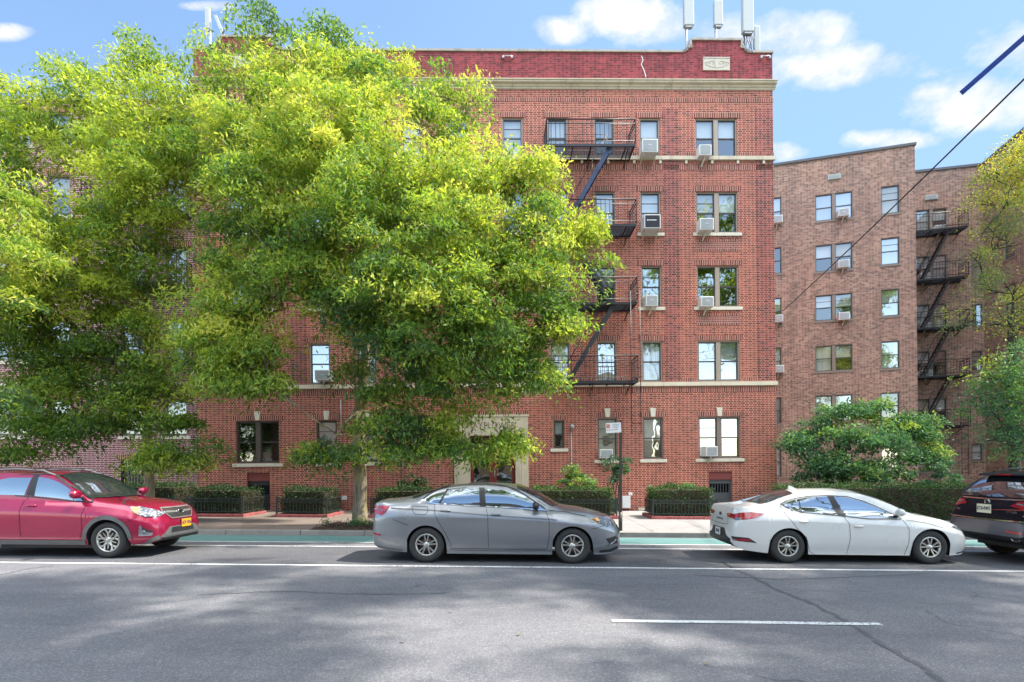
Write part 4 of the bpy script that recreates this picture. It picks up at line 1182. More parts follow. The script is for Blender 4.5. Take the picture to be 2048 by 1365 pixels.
c.decal('headlight', [(4.12, .82), (4.22, .845), (4.40, .82), (4.56, .77), (4.57, .68), (4.40, .675), (4.22, .745)], 'lamp_clear', off=.008)
c.decal('indicator', [(4.12, .82), (4.22, .84), (4.24, .81), (4.2, .76)], 'lamp_amber', off=.012)
c.decal('grille', [(-.5, .66), (.5, .66), (.56, .55), (-.56, .55)], 'plastic_black', 'front', off=.008)
c.decal('air_intake', [(4.36, .46), (4.56, .50), (4.60, .36), (4.44, .35)], 'plastic_black', off=.006)
c.ribbon('intake_trim', [(4.40, .33), (4.52, .40), (4.585, .47)], .03, 'chrome', off=.012)
c.ribbon('lower_trim', [(.04, .30), (.3, .25), (.62, .22)], .03, 'plastic_grey', off=.006); c.ribbon('front_lip', [(4.25, .22), (4.45, .23), (4.6, .29)], .05, 'plastic_black', off=.006)
b = MB(); b.lathe([(0, 0), (.04, 0), (.04, .08), (.05, .09)], 12, 0, 'x', (.02, -.52, .33)); b.build('exhaust', 'chrome', c.root)

# --- white saloon
xr, yr = gp(1576, 1128); xf, _ = gp(1861, 1128)
c = Car('parked_car', place(4.62, (1.05, 3.75), (xr + xf) / 2 - 1.35 * .935 - .02, yr, .885, .935), 'white four door saloon with wedge shaped tail lights parked right of the grey one', 4.62, (1.05, 3.75), .325,
        top=[(0, .62), (.02, .80), (.05, .97), (.08, 1.06), (.13, 1.10), (.4, 1.135), (.62, 1.18), (1.0, 1.30), (1.4, 1.39), (1.8, 1.43), (2.2, 1.435), (2.65, 1.38), (3.0, 1.25), (3.3, 1.10), (3.5, 1.0), (3.9, .93), (4.2, .83), (4.42, .74), (4.55, .66), (4.60, .58), (4.62, .50)],
        edge=[(0, .60), (.06, 1.0), (.12, 1.06), (.5, 1.09), (.75, 1.11), (1.0, 1.20), (1.35, 1.31), (1.75, 1.37), (2.1, 1.38), (2.45, 1.34), (2.8, 1.24), (3.1, 1.12), (3.35, 1.0), (3.6, .92), (4.0, .85), (4.3, .76), (4.5, .65), (4.62, .48)],
        belt=[(0, .58), (.05, .86), (.12, .97), (.5, 1.03), (1.0, 1.035), (2.0, 1.00), (3.2, .93), (3.6, .88), (4.0, .80), (4.3, .71), (4.5, .61), (4.62, .46)],
        wid=[(0, .60), (.02, .67), (.06, .73), (.14, .79), (.3, .84), (.6, .88), (1.1, .90), (2.5, .895), (3.8, .89), (4.15, .86), (4.36, .79), (4.5, .70), (4.58, .60), (4.62, .46)],
        wedge=[(0, .52), (.1, .68), (.6, .72), (.9, .66), (1.4, .59), (2.2, .58), (2.8, .61), (3.2, .68), (3.5, .74), (4., .74), (4.3, .66), (4.5, .55), (4.62, .38)],
        bot=[(0, .42), (.05, .33), (.3, .23), (1., .17), (3.9, .16), (4.4, .17), (4.55, .20), (4.62, .30)], paint_='paint_white')
for x in c.wheels:
    for s_ in (-1, 1): c.wheel(x, s_, 'twist', .20)
c.underside()
def H(px, py, k=318.): return ((px - 607) / 323. + 1.05, 1.7 - (py - 52) / k)
a1 = [H(582, 231), H(620, 212), H(672, 203), H(690, 275), H(630, 258)]
a2 = [H(690, 276), H(680, 202), H(760, 187), H(872, 181), H(912, 293)]
a3 = [H(962, 298), H(912, 182), H(1000, 190), H(1090, 215), H(1170, 250), H(1250, 290), H(1290, 312), H(1100, 312)]
for pl in ('side', 'far'):
    for a_ in (a1, a2, a3): c.decal('window', a_, 'car_glass', pl)
    c.decal('pillar_trim', [H(912, 294), H(872, 180), H(912, 181), H(964, 300)], 'plastic_black', pl, off=.009)
c.ribbon('window_trim', [H(574, 232), H(620, 208), H(680, 194), H(760, 182), H(870, 176), H(1000, 184), H(1090, 209), H(1180, 248), H(1300, 312)], .014, 'plastic_black', off=.011)
c.ribbon('window_trim', [H(574, 232), H(630, 262), H(690, 280), H(910, 298), H(1100, 318), H(1300, 318)], .014, 'plastic_black', off=.011)
c.ribbon('pillar_trim', [H(694, 200), H(692, 278)], .02, 'plastic_black', off=.009)
c.decal('windscreen', [(2.62, -.55), (3.32, -.73), (3.44, -.35), (3.48, 0), (3.44, .35), (3.32, .73), (2.62, .55), (2.56, 0)], 'car_glass', 'top', off=.014, res=.08)
c.decal('rear_window', [(.62, -.58), (1.30, -.50), (1.36, 0), (1.30, .50), (.62, .58), (.50, 0)], 'car_glass', 'top', off=.014, res=.08)
for s_ in ([H(568, 240), H(590, 290), H(650, 370), H(712, 430), H(742, 520), H(775, 540)], [H(945, 300), H(975, 350), H(982, 430), H(972, 545)], [H(1308, 322), H(1338, 380), H(1340, 460), H(1324, 552)], [H(775, 541), H(972, 547), H(1324, 555)],
           [H(1330, 322), H(1450, 340), H(1560, 372)]):
    c.ribbon('panel_seam', s_, .007, 'seam')
c.ribbon('painted_crease', [H(760, 498), H(980, 520), H(1320, 524)], .012, 'plate_white', off=.004)  # flat white strip painted along the lower door crease
c.handle(*H(697, 335), 'paint_white'); c.handle(*H(1032, 362), 'paint_white')
c.mirror(3.12, .98, 'paint_white'); c.mirror(3.12, .98, 'paint_white', side=1)
tl = c.decal('tail_light', [(.02, .835), (.02, .90), (.15, .965), (.35, .98), (.60, .955), (.44, .875), (.26, .835), (.12, .83)], 'lamp_red', off=.010)
c.decal('reversing_light', [(.03, .845), (.14, .875), (.20, .84), (.10, .825)], 'lamp_clear', off=.014, parent=tl)
c.decal('tail_light', [(-.74, .84), (-.42, .875), (-.36, .92), (-.48, .945), (-.74, .945)], 'lamp_red', 'rear', off=.010)
c.decal('tail_light', [(.74, .84), (.42, .875), (.36, .92), (.48, .945), (.74, .945)], 'lamp_red', 'rear', off=.010)
c.ribbon('boot_seam', [(-.36, .93), (-.44, .84), (-.50, .72), (0, .70), (.50, .72), (.44, .84), (.36, .93)], .008, 'seam', 'rear')
c.ribbon('boot_seam', [(-.60, .985), (-.56, 1.06)], .008, 'seam', 'rear')
c.decal('rear_bumper_insert', [(-.66, .44), (-.44, .50), (-.34, .63), (.34, .63), (.44, .50), (.66, .44), (.60, .395), (-.60, .395)], 'plastic_black', 'rear', off=.008)
c.decal('side_insert', [(.02, .50), (.30, .485), (.46, .385), (.04, .42)], 'plastic_black', off=.006)
c.decal('rear_reflector', [(.03, .44), (.27, .475), (.36, .42), (.06, .43)], 'lamp_red', off=.013)
plate(c, 'rear', 0, .54, .30, .155, 'plate_white', 'BM-485')
h, _ = c.proj((-3, 0, .90), (1, 0, 0)); rt = Matrix.Rotation(R(-90), 4, 'Z')
b = MB()   # slanted H in an oval
pts = [(h.x - .006, .055 * math.cos(t_), .90 + .032 * math.sin(t_)) for t_ in [2 * PI * i / 20 for i in range(21)]]
b.tube(pts, .005, 5)
b.beam((h.x - .006, .028, .877), (h.x - .008, .014, .923), .008, .008); b.beam((h.x - .006, -.014, .877), (h.x - .008, -.028, .923), .008, .008); b.beam((h.x - .007, .022, .893), (h.x - .007, -.022, .907), .008, .008)
b.build('emblem', 'rim_dark', c.root)
h2, _ = c.proj((-3, 0, .80), (1, 0, 0))
text_mesh('ELANTRA', .055, .003, 'boot_lettering', 'rim_dark', c.root, T(h2.x - .006, 0, .80) @ rt @ UP, spacing=1.9)
b = MB(); b.prism([(1.42, 1.40), (1.60, 1.42), (1.50, 1.465), (1.46, 1.485), (1.43, 1.48)], -.015, .015); b.build('roof_antenna', 'paint_white', c.root, bevel=.006)
c.decal('headlight', [(4.16, .72), (4.34, .75), (4.52, .66), (4.5, .62), (4.34, .66)], 'lamp_clear', off=.008)
c.ribbon('front_lip', [(4.3, .2), (4.48, .22), (4.6, .29)], .03, 'plastic_black', off=.005)
c.ribbon('sill_trim', [H(735, 578), H(1050, 590), H(1350, 586)], .012, 'plastic_grey')

# --- red crossover, left edge
xf, yf = gp(213, 1118)
c = Car('parked_car', place(4.45, (.92, 3.555), xf - 2.635, yf, .87), 'dark red crossover with roof rails and orange number plate parked at the left edge', 4.45, (.92, 3.555), .342,
        top=[(0, .80), (.03, .95), (.08, 1.15), (.2, 1.35), (.4, 1.54), (.8, 1.63), (1.4, 1.65), (2.0, 1.64), (2.35, 1.60), (2.65, 1.48), (3.0, 1.26), (3.25, 1.13), (3.5, 1.10), (3.8, 1.07), (4.1, 1.02), (4.28, .96), (4.37, .88), (4.42, .78), (4.45, .68)],
        edge=[(0, .78), (.1, 1.1), (.3, 1.36), (.6, 1.53), (1.2, 1.60), (1.9, 1.595), (2.3, 1.545), (2.6, 1.43), (2.9, 1.23), (3.15, 1.10), (3.4, 1.06), (3.8, 1.01), (4.1, .95), (4.3, .86), (4.45, .66)],
        belt=[(0, .75), (.1, 1.02), (.6, 1.10), (1.5, 1.10), (2.4, 1.07), (3.15, 1.03), (3.5, .99), (3.9, .93), (4.15, .86), (4.33, .76), (4.45, .62)],
        wid=[(0, .62), (.05, .74), (.15, .81), (.4, .87), (.9, .89), (3.6, .89), (3.95, .87), (4.15, .82), (4.3, .74), (4.39, .66), (4.45, .54)],
        wedge=[(0, .55), (.3, .64), (.8, .62), (2.0, .60), (2.5, .63), (2.9, .69), (3.2, .74), (3.8, .73), (4.1, .66), (4.3, .56), (4.45, .42)],
        bot=[(0, .45), (.1, .32), (.6, .25), (3.8, .24), (4.2, .26), (4.4, .32), (4.45, .38)], paint_='paint_red', arch=.40)
for x in c.wheels:
    for s_ in (-1, 1): c.wheel(x, s_, 'fork', .228)
c.underside(); c.arch_lip(.075, 'plastic_grey')
def K(px, py, k=490.): return ((px - 965) / 508. + 3.555, 1.7 - (py - 341) / k)
for pl in ('side', 'far'):
    c.decal('window', [K(195, 602), K(203, 408), K(320, 414), K(430, 458), K(520, 505), K(594, 550), K(594, 640), K(440, 622)], 'car_glass', pl)
    c.decal('window', [K(603, 642), K(603, 556), K(680, 598), K(725, 642)], 'car_glass', pl)
    c.decal('window', [(1.15, 1.19), (1.05, 1.42), (1.5, 1.515), (1.93, 1.515), (1.84, 1.18)], 'car_glass', pl)
    c.decal('window', [(.55, 1.2), (.62, 1.38), (.98, 1.46), (1.08, 1.2)], 'car_glass', pl)
    c.decal('pillar_trim', [K(110, 596), K(155, 403), K(203, 406), K(195, 604)], 'plastic_black', pl, off=.009)
    c.decal('cladding', [(1.36, .25), (3.12, .25), (3.12, .34), (1.36, .34)], 'plastic_grey', pl, off=.012)
c.ribbon('window_trim', [K(0, 398), K(200, 396), K(330, 404), K(450, 456), K(600, 540), K(700, 594), K(790, 650)], .014, 'plastic_black', off=.011)
c.ribbon('window_trim', [K(0, 598), K(190, 612), K(590, 648), K(790, 656)], .02, 'plastic_black', off=.011)
c.decal('windscreen', [(2.36, -.56), (3.12, -.74), (3.24, -.4), (3.28, 0), (3.24, .4), (3.12, .74), (2.36, .56), (2.30, 0)], 'car_glass', 'top', off=.014, res=.08)
c.ribbon('wiper', [(3.20, -.5), (3.26, 0), (3.22, .5)], .03, 'plastic_black', 'top', off=.02)
for s_ in ([K(128, 610), K(105, 700), K(110, 980)], [K(742, 655), K(722, 780), K(725, 900), K(700, 995)], [K(960, 640), K(1180, 705), K(1300, 740)], [K(1130, 860), K(1240, 790)]):
    c.ribbon('panel_seam', s_, .008, 'seam')
c.handle(*K(205, 690), 'paint_red', .2); c.mirror(2.98, 1.19, 'paint_red', 1.15); c.mirror(2.98, 1.19, 'paint_red', 1.15, side=1)
# roof rails (one each side) and cross bars
for s_ in (-1, 1):
    b = MB(); b.tube([(.7, s_ * .56, 1.58), (.85, s_ * .56, 1.65), (1.5, s_ * .57, 1.68), (2.05, s_ * .57, 1.65), (2.3, s_ * .575, 1.55)], [.018, .022, .022, .022, .03], 8); b.build('roof_rail', 'plastic_grey', c.root)
for x in (1.1, 1.9):
    b = MB(); b.box(x - .035, x + .035, -.6, .6, 1.69, 1.715); b.build('cross_bar', 'rim_dark', c.root, bevel=.01)
hl = c.decal('headlight', [(3.92, .965), (4.05, .965), (4.25, .905), (4.37, .84), (4.36, .77), (4.22, .77), (4.05, .84)], 'lamp_clear', off=.016, res=.04)
c.decal('headlight_front', [(-.74, .78), (-.74, .90), (-.50, .87), (-.46, .82), (-.50, .79)], 'lamp_clear', 'front', off=.016, parent=hl)
c.decal('indicator', [(3.95, .955), (4.06, .945), (4.10, .85), (4.05, .845)], 'lamp_amber', off=.022, parent=hl)
gr = c.decal('grille', [(-.40, .90), (.40, .90), (.42, .86), (.30, .74), (-.30, .74), (-.42, .86)], 'plastic_black', 'front', off=.010)
c.ribbon('grille_trim', [(-.42, .92), (.42, .92), (.45, .86), (.31, .72), (-.31, .72), (-.45, .86)], .022, 'rim_silver', 'front', off=.014, closed=True, parent=gr)
c.ribbon('grille_wing', [(-.38, .84), (-.09, .835)], .035, 'rim_silver', 'front', off=.018, parent=gr); c.ribbon('grille_wing', [(.38, .84), (.09, .835)], .035, 'rim_silver', 'front', off=.018, parent=gr)
h, _ = c.proj((c.L + 3, 0, .835), (-1, 0, 0)); b = MB()
b.lathe([(0, .02), (.045, .02), (.05, 0)], 20, 1, 'x', (h.x, 0, .835)); b.tube([(h.x + .024, .075 * math.cos(t_), .835 + .045 * math.sin(t_)) for t_ in [2 * PI * i / 20 for i in range(21)]], .006, 5)
for (yy, zz) in ((.03, .015), (0, .02), (-.03, .0), (.01, -.01), (-.01, .0), (.02, -.02)): b.box(h.x + .02, h.x + .028, yy - .005, yy + .005, .835 + zz - .005, .835 + zz + .005)
b.build('emblem', ['chrome', 'paint_navy'], c.root)
c.decal('front_bumper_guard', [(-.62, .38), (-.40, .56), (.40, .56), (.62, .38), (.50, .36), (-.50, .36)], 'plastic_grey', 'front', off=.009)
c.decal('air_intake', [(-.36, .44), (-.32, .54), (.32, .54), (.36, .44)], 'plastic_black', 'front', off=.015)
c.decal('bumper_cladding', [(3.97, .26), (4.20, .28), (4.30, .36), (4.40, .42), (4.42, .34), (4.2, .25)], 'plastic_grey', off=.010)
fg = c.decal('fog_lamp_housing', [(4.15, .62), (4.18, .62), (4.20, .50), (4.34, .47), (4.32, .42), (4.13, .42)], 'chrome', off=.010)
c.decal('fog_lamp', [(4.20, .58), (4.34, .50), (4.30, .44), (4.17, .44)], 'plastic_black', off=.008)
h, n_ = c.proj((4.215, -3, .485), (0, 1, 0)); b = MB(); b.lathe([(0, -.012), (.034, -.010), (.04, 0)], 16, 0, 'y', (4.215, h.y - .006, .485)); b.build('fog_light', 'lamp_clear', c.root)
plate(c, 'front', .10, .60, .30, .155, 'plate_orange', 'HDV 4926')

# --- dark SUV, right edge: only its rear quarter is in the frame
q = Si @ dp(1886, 1030, 11.5)
c = Car('parked_car', S @ T(q.x + .03, L_PARK + .30 + .97, .006) @ Matrix.Scale(.995, 4), 'dark navy SUV with silver rear bumper at the right edge of the frame', 4.84, (1.06, 3.81), .375,
        top=[(0, .78), (.02, .92), (.05, 1.02), (.09, 1.08), (.18, 1.24), (.32, 1.42), (.48, 1.58), (.62, 1.66), (1.0, 1.70), (1.8, 1.73), (2.4, 1.71), (2.8, 1.62), (3.2, 1.40), (3.5, 1.20), (3.8, 1.13), (4.2, 1.06), (4.5, .98), (4.7, .88), (4.8, .76), (4.84, .6)],
        edge=[(0, .76), (.06, 1.0), (.2, 1.24), (.4, 1.44), (.6, 1.58), (1.0, 1.62), (2.0, 1.64), (2.5, 1.60), (2.9, 1.46), (3.3, 1.24), (3.6, 1.10), (4.2, 1.0), (4.6, .88), (4.84, .58)],
        belt=[(0, .74), (.06, .96), (.2, 1.10), (.8, 1.15), (2.4, 1.11), (3.4, 1.07), (3.8, 1.02), (4.3, .93), (4.6, .82), (4.84, .55)],
        wid=[(0, .80), (.02, .87), (.06, .91), (.2, .955), (.6, .985), (1., .995), (3.9, .99), (4.3, .94), (4.6, .84), (4.78, .7), (4.84, .55)],
        wedge=[(0, .70), (.3, .76), (.6, .71), (1.2, .68), (2.4, .67), (2.9, .72), (3.4, .8), (4.2, .8), (4.6, .68), (4.84, .45)],
        bot=[(0, .50), (.05, .42), (.3, .34), (.7, .26), (4.2, .25), (4.6, .28), (4.84, .4)], paint_='paint_navy', arch=.43)
for x in c.wheels:
    for s_ in (-1, 1): c.wheel(x, s_, 'double', .235)
c.underside(); c.arch_lip(.06, 'plastic_black')
for pl in ('side', 'far'):
    c.decal('window', [(.55, 1.22), (.72, 1.52), (1.15, 1.58), (1.35, 1.20)], 'car_glass', pl); c.decal('window', [(1.42, 1.20), (1.25, 1.58), (2.1, 1.60), (2.15, 1.18)], 'car_glass', pl)
    c.decal('window', [(2.25, 1.18), (2.2, 1.60), (2.5, 1.56), (2.9, 1.41), (3.25, 1.20), (3.3, 1.14)], 'car_glass', pl)
rg = c.decal('rear_window', [(-.76, 1.20), (.76, 1.20), (.66, 1.40), (.58, 1.585), (-.58, 1.585), (-.66, 1.40)], 'car_glass', 'rear', off=.008)
c.decal('windscreen', [(2.78, -.6), (3.45, -.8), (3.6, 0), (3.45, .8), (2.78, .6)], 'car_glass', 'top', off=.014, res=.08)
b = MB(); b.prism([(.36, 1.60), (.66, 1.655), (.70, 1.69), (.40, 1.645)], -.62, .62); b.build('roof_spoiler', 'paint_navy', c.root, bevel=.012)
b = MB(); b.box(.362, .40, -.17, .17, 1.612, 1.635); b.build('brake_light', 'lamp_red', c.root)
ribz = [(.10, 1.195), (.42, 1.24), (.50, 1.215)]
c.ribbon('wiper', ribz, .028, 'plastic_black', 'rear', off=.03)
c.ribbon('tailgate_trim', [(-.70, 1.165), (0, 1.155), (.70, 1.165)], .025, 'chrome', 'rear', off=.008)
for s_ in (-1, 1):
    c.decal('tail_light', [(s_ * .98, 1.02), (s_ * .98, 1.12), (s_ * .62, 1.13), (s_ * .50, 1.04), (s_ * .62, 1.025), (s_ * .8, .98), (s_ * .92, .93)], 'lamp_red', 'rear', off=.012)
    c.ribbon('tail_light_bar', [(s_ * .62, 1.085), (s_ * .9, 1.07)], .025, 'lamp_clear', 'rear', off=.016)
c.decal('tail_light_side', [(.03, .96), (.03, 1.09), (.35, 1.12), (.45, 1.1), (.25, 1.0)], 'lamp_red', 'side', off=.012)
c.decal('rear_bumper', [(-1.0, .76), (1.0, .76), (1.0, .56), (.75, .50), (-.75, .50), (-1.0, .56)], 'paint_bumper', 'rear', off=.012)
c.ribbon('bumper_trim', [(-.95, .785), (0, .775), (.95, .785)], .022, 'chrome', 'rear', off=.014)
c.decal('rear_reflector', [(-.84, .60), (-.48, .61), (-.52, .565), (-.82, .56)], 'lamp_red', 'rear', off=.018)
for s_ in (-1, 1):
    b = MB(); b.lathe([(.0, .03), (.05, .03), (.055, 0), (.062, 0), (.066, .12)], 20, 0, 'x', (.02, s_ * .66, .47)); e_ = b.build('exhaust', 'chrome', c.root); e_.matrix_local = T(0, s_ * .66, .47) @ Matrix.Diagonal((1, 1.5, .85, 1)) @ T(0, -s_ * .66, -.47)
plate(c, 'rear', .02, .975, .33, .165, 'plate_cream', 'KYA•9497')
h, _ = c.proj((-3, .16, 1.09), (1, 0, 0)); b = MB(); X = h.x - .012; cy_ = .03
b.tube([(X, cy_ + .060 * math.cos(t_), 1.10 + .052 * math.sin(t_)) for t_ in [2 * PI * i / 20 for i in range(21)]], .007, 5)
b.beam((X, cy_ + .035, 1.062), (X, cy_ + .008, 1.145), .012, .012); b.beam((X, cy_ - .035, 1.062), (X, cy_ - .008, 1.145), .012, .012); b.beam((X, cy_ + .018, 1.09), (X, cy_ - .018, 1.09), .008, .008)
b.build('emblem', 'chrome', c.root)
rt = Matrix.Rotation(R(-90), 4, 'Z')
h, _ = c.proj((-3, .66, .90), (1, 0, 0)); text_mesh('ACURA', .05, .003, 'tailgate_lettering', 'chrome', c.root, T(h.x - .008, .70, .93) @ rt @ UP, spacing=1.1)
h, _ = c.proj((-3, -.58, .92), (1, 0, 0)); text_mesh('SH-AWD', .05, .003, 'tailgate_lettering', 'chrome', c.root, T(h.x - .008, -.58, .94) @ rt @ UP, spacing=1.1)
c.ribbon('tailgate_seam', [(-.72, 1.14), (-.60, 1.0), (-.62, .82), (0, .80), (.62, .82), (.60, 1.0), (.72, 1.14)], .008, 'seam', 'rear')
for s_ in (-1, 1):
    b = MB(); b.tube([(.8, s_ * .64, 1.66), (.95, s_ * .64, 1.73), (1.9, s_ * .645, 1.765), (2.4, s_ * .645, 1.70)], .018, 8); b.build('roof_rail', 'rim_dark', c.root)
# ------------------------------------------------------------------ fire escapes
def rail(b, p, q, h, r=.017, bal=.16, mid=True, deco=False):
    p = Vector(p); q = Vector(q); L = (q - p).length; up = Vector((0, 0, 1))
    b.tube([p + up * h, q + up * h], r * 1.2, 6); b.tube([p + up * (h - .16), q + up * (h - .16)], r * .8, 5); b.tube([p + up * .12, q + up * .12], r * .8, 5)
    n = max(1, int(L / bal))
    for i in range(n + 1):
        a = p.lerp(q, i / n); b.tube([a, a + up * h], r * (.62 if 0 < i < n else 1.2), 5, cap=False)
def fire_escape(parent_mat, u0, u1, zs, label, dirs, ladder=None, depth=1.0, stair_u=None, rh=.92, sth=.16, slat=.022):
    rt = empty('fire_escape', parent_mat @ T((u0 + u1) / 2, 0, zs[0]), label, 'fire escape')
    o_ = T(-(u0 + u1) / 2, 0, -zs[0])
    def put(o): o.matrix_local = o_; return o
    for i, z in enumerate(zs):
        b = MB()
        b.box(u0, u1, -depth, -depth + .05, z - .09, z); b.box(u0, u1, -.05, -.0, z - .07, z - .01)
        b.box(u0, u0 + .04, -depth + .05, -.05, z - .07, z - .005); b.box(u1 - .04, u1, -depth + .05, -.05, z - .07, z - .005)
        y = -depth + .1
        hole = stair_u[i] if stair_u and i < len(stair_u) and i > 0 else None
        while y < -.06:
            b.box(u0 + .04, u1 - .04, y, y + slat, z - .03, z - .008); y += .075
        for k in range(5):
            u = u0 + (u1 - u0) * (k + .5) / 5; b.box(u - .02, u + .02, -depth + .05, -.05, z - .06, z - .032)
        for u in (u0 + .25, (u0 + u1) / 2, u1 - .25): b.beam((u, -depth + .1, z - .07), (u, 0, z - .42), .03, .03)
        pf = put(b.build('platform', 'iron_black', rt))
        b = MB()
        rail(b, (u0, -depth + .02, z), (u1, -depth + .02, z), rh); rail(b, (u0, -depth + .02, z), (u0, 0, z), rh); rail(b, (u1, -depth + .02, z), (u1, 0, z), rh)
        # low inner loop rail
        b.tube([(u0 + .7, -.55, z), (u0 + .7, -.55, z + .62), (u1 - 1., -.55, z + .62), (u1 - 1., -.55, z)], .012, 5)
        put(b.build('railing', 'iron_black', rt))
    for i, (z1, z0, ua, ub, mat) in enumerate(dirs):   # top z, bottom z, top u, bottom u
        b = MB()
        for y in (-depth + .14, -depth + .58):
            b.beam((ua, y, z1), (ub, y, z0), .03, sth, 0)
        n = int((z1 - z0) / .23)
        for k in range(1, n):
            f = k / n; u = ua + (ub - ua) * f; z = z1 + (z0 - z1) * f; b.box(u - .09, u + .09, -depth + .155, -depth + .565, z - .012, z + .008)
        st_ = put(b.build('stair', mat, rt))
        b = MB(); up = Vector((0, 0, .75)); p, q = Vector((ua, -depth + .6, z1)), Vector((ub, -depth + .6, z0)); b.tube([p + up, q + up], .014, 5)
        for f in (0.02, .35, .68, .98): a = p.lerp(q, f); b.tube([a, a + up], .01, 5)
        s2 = b.build('stair_rail', 'iron_black', st_)
    if ladder:
        u, z1, z0 = ladder; b = MB()
        for d in (-.17, .17): b.tube([(u + d, -depth - .03, z1), (u + d, -depth - .03, z0)], .015, 6)
        z = z0 + .12
        while z < z1: b.tube([(u - .17, -depth - .03, z), (u + .17, -depth - .03, z)], .010, 5); z += .28
        put(b.build('drop_ladder', 'iron_black', rt))
    return rt
pu0, pu1 = U(1089, 290), U(1258, 290)
zp = [zrow[r][0] - .10 for r in (1, 2, 3, 4)]
uA, uB = U(1212, 310), U(1160, 420)
fire_escape(F, pu0, pu1, zp, 'black iron fire escape to the right of the big tree crown, above the parking sign',
            [(zp[3], zp[2], uA, uA - 1.72, 'iron_navy'), (zp[2], zp[1], uA - 1.72 + .1, uA - .05, 'iron_black'), (zp[1], zp[0], uA + .1, uA - 1.65, 'iron_black')],
            ladder=(U(1258, 700), zp[1] + .4, fp(1262, 872)[1]), stair_u=[0, 1, 1, 1])
lz = [fp(150, y_, FL)[1] for y_ in (722, 575, 430, 290)]
a_, e_ = fp(205, 700, FL)[0], fp(385, 700, FL)[0]
fire_escape(FL, a_, e_, [z - .1 for z in lz], 'black iron fire escape half hidden behind the left tree',
            [(lz[k + 1] - .1, lz[k] - .1, (e_ - .5) if k % 2 else (a_ + .6), (e_ - 2.2) if k % 2 else (a_ + 2.3), 'iron_black') for k in range(3)])
wbz = [fp(1862, y_, WB)[1] - .12 for y_ in (467, 563, 658, 753, 850)][::-1]
ub0, ub1 = .05, fp(1918, 600, WB)[0]
us_ = fp(1885, 480, WB)[0]
fire_escape(WB, ub0, ub1, wbz, 'black iron fire escape on the brown brick apartment house court wall',
            [(wbz[k + 1], wbz[k], us_, us_ - 1.45, 'iron_black') for k in range(4)], ladder=(ub1 - .3, wbz[0] + .5, wbz[0] - 2.9), sth=.10, slat=.014)

# ------------------------------------------------------------------ window air conditioners
def ac(fr, px, py, w_, h_, proj, label, kind='white', prop=True, k=52.):
    u, z = fp(px, py, fr, proj); rt = empty('air_conditioner', fr @ T(u, 0, z - h_ / 2), label, 'air conditioner', 'window air conditioners')
    b = MB(); b.box(-w_ / 2, w_ / 2, -proj, .14, 0, h_); o = b.build('case', 'ac_white', rt, bevel=.012)
    b = MB(); m_ = .035; b.box(-w_ / 2 + m_, w_ / 2 - m_, -proj - .008, -proj + .002, m_, h_ - m_)
    for i in range(int(h_ / .035) - 1):
        z_ = m_ + .012 + i * .035
        if z_ < h_ - m_: b.box(-w_ / 2 + m_ + .01, w_ / 2 - m_ - .01, -proj - .014, -proj - .008, z_, z_ + .012)
    b.build('grille', 'ac_black' if kind == 'black' else 'ac_grille', rt)
    if kind == 'black':
        b = MB(); b.box(-.15, .15, -proj - .018, -proj - .0145, h_ * .55, h_ * .55 + .03); b.box(-.2, -.165, -proj - .018, -proj - .0145, h_ * .52, h_ * .52 + .06); b.build('badge', 'ac_white', rt)
    elif random.random() < .5:
        b = MB(); b.box(-.06, .06, -proj - .02, -proj - .0145, h_ * .5, h_ * .5 + .02); b.build('badge', 'white_paint', rt)
    if prop:
        b = MB()
        if w_ > .58:
            for s_ in (-1, 1): b.beam((s_ * w_ * .42, -proj + .05, .01), (s_ * w_ * .42, .0, -.20), .03, .03)
        else: b.beam((0.02, -proj + .1, .0), (-.04, -.01, -.26), .05, .03)
        b.build('support_bracket', 'wood_prop', rt)
    b = MB(); b.box(-w_ / 2 - .11, -w_ / 2, .09, .12, .01, h_ - .01)
    for i in range(5): b.box(-w_ / 2 - .10 + i * .02, -w_ / 2 - .09 + i * .02, .085, .09, .01, h_ - .01)
    b.build('side_filler', 'ac_white', rt)
    return rt
for (px, py, w_, h_, pj, lab, kd) in (
    (1300, 291, .60, .50, .50, 'white air conditioner on brackets in a single top floor window right of the fire escape', 'white'),
    (1411, 300, .47, .40, .38, 'small white air conditioner in the left half of the top floor pair window', 'white'),
    (1305, 443, .62, .52, .55, 'air conditioner with black rear grille in a fourth floor single window', 'black'),
    (1414, 448, .53, .44, .42, 'white air conditioner in the left half of the fourth floor pair window', 'white'),
    (1304, 601, .47, .42, .34, 'white air conditioner above a pale streak in a third floor single window', 'white'),
    (1415, 603, .50, .38, .36, 'white air conditioner in the left half of the third floor pair window', 'white'),
    (1213, 908, .48, .34, .36, 'white air conditioner in the ground floor window behind the parking sign', 'white'),
    (1424, 903, .45, .38, .36, 'white air conditioner in the ground floor pair window above the grey basement door', 'white'),
    (644, 750, .55, .38, .45, 'white air conditioner above the keystone window left of the big tree trunk', 'white')):
    ac(F, px, py, w_, h_, pj, lab, kd)
rl = ['top floor, left wing pair window', 'fourth floor, left wing pair window', 'third floor, left wing pair window']
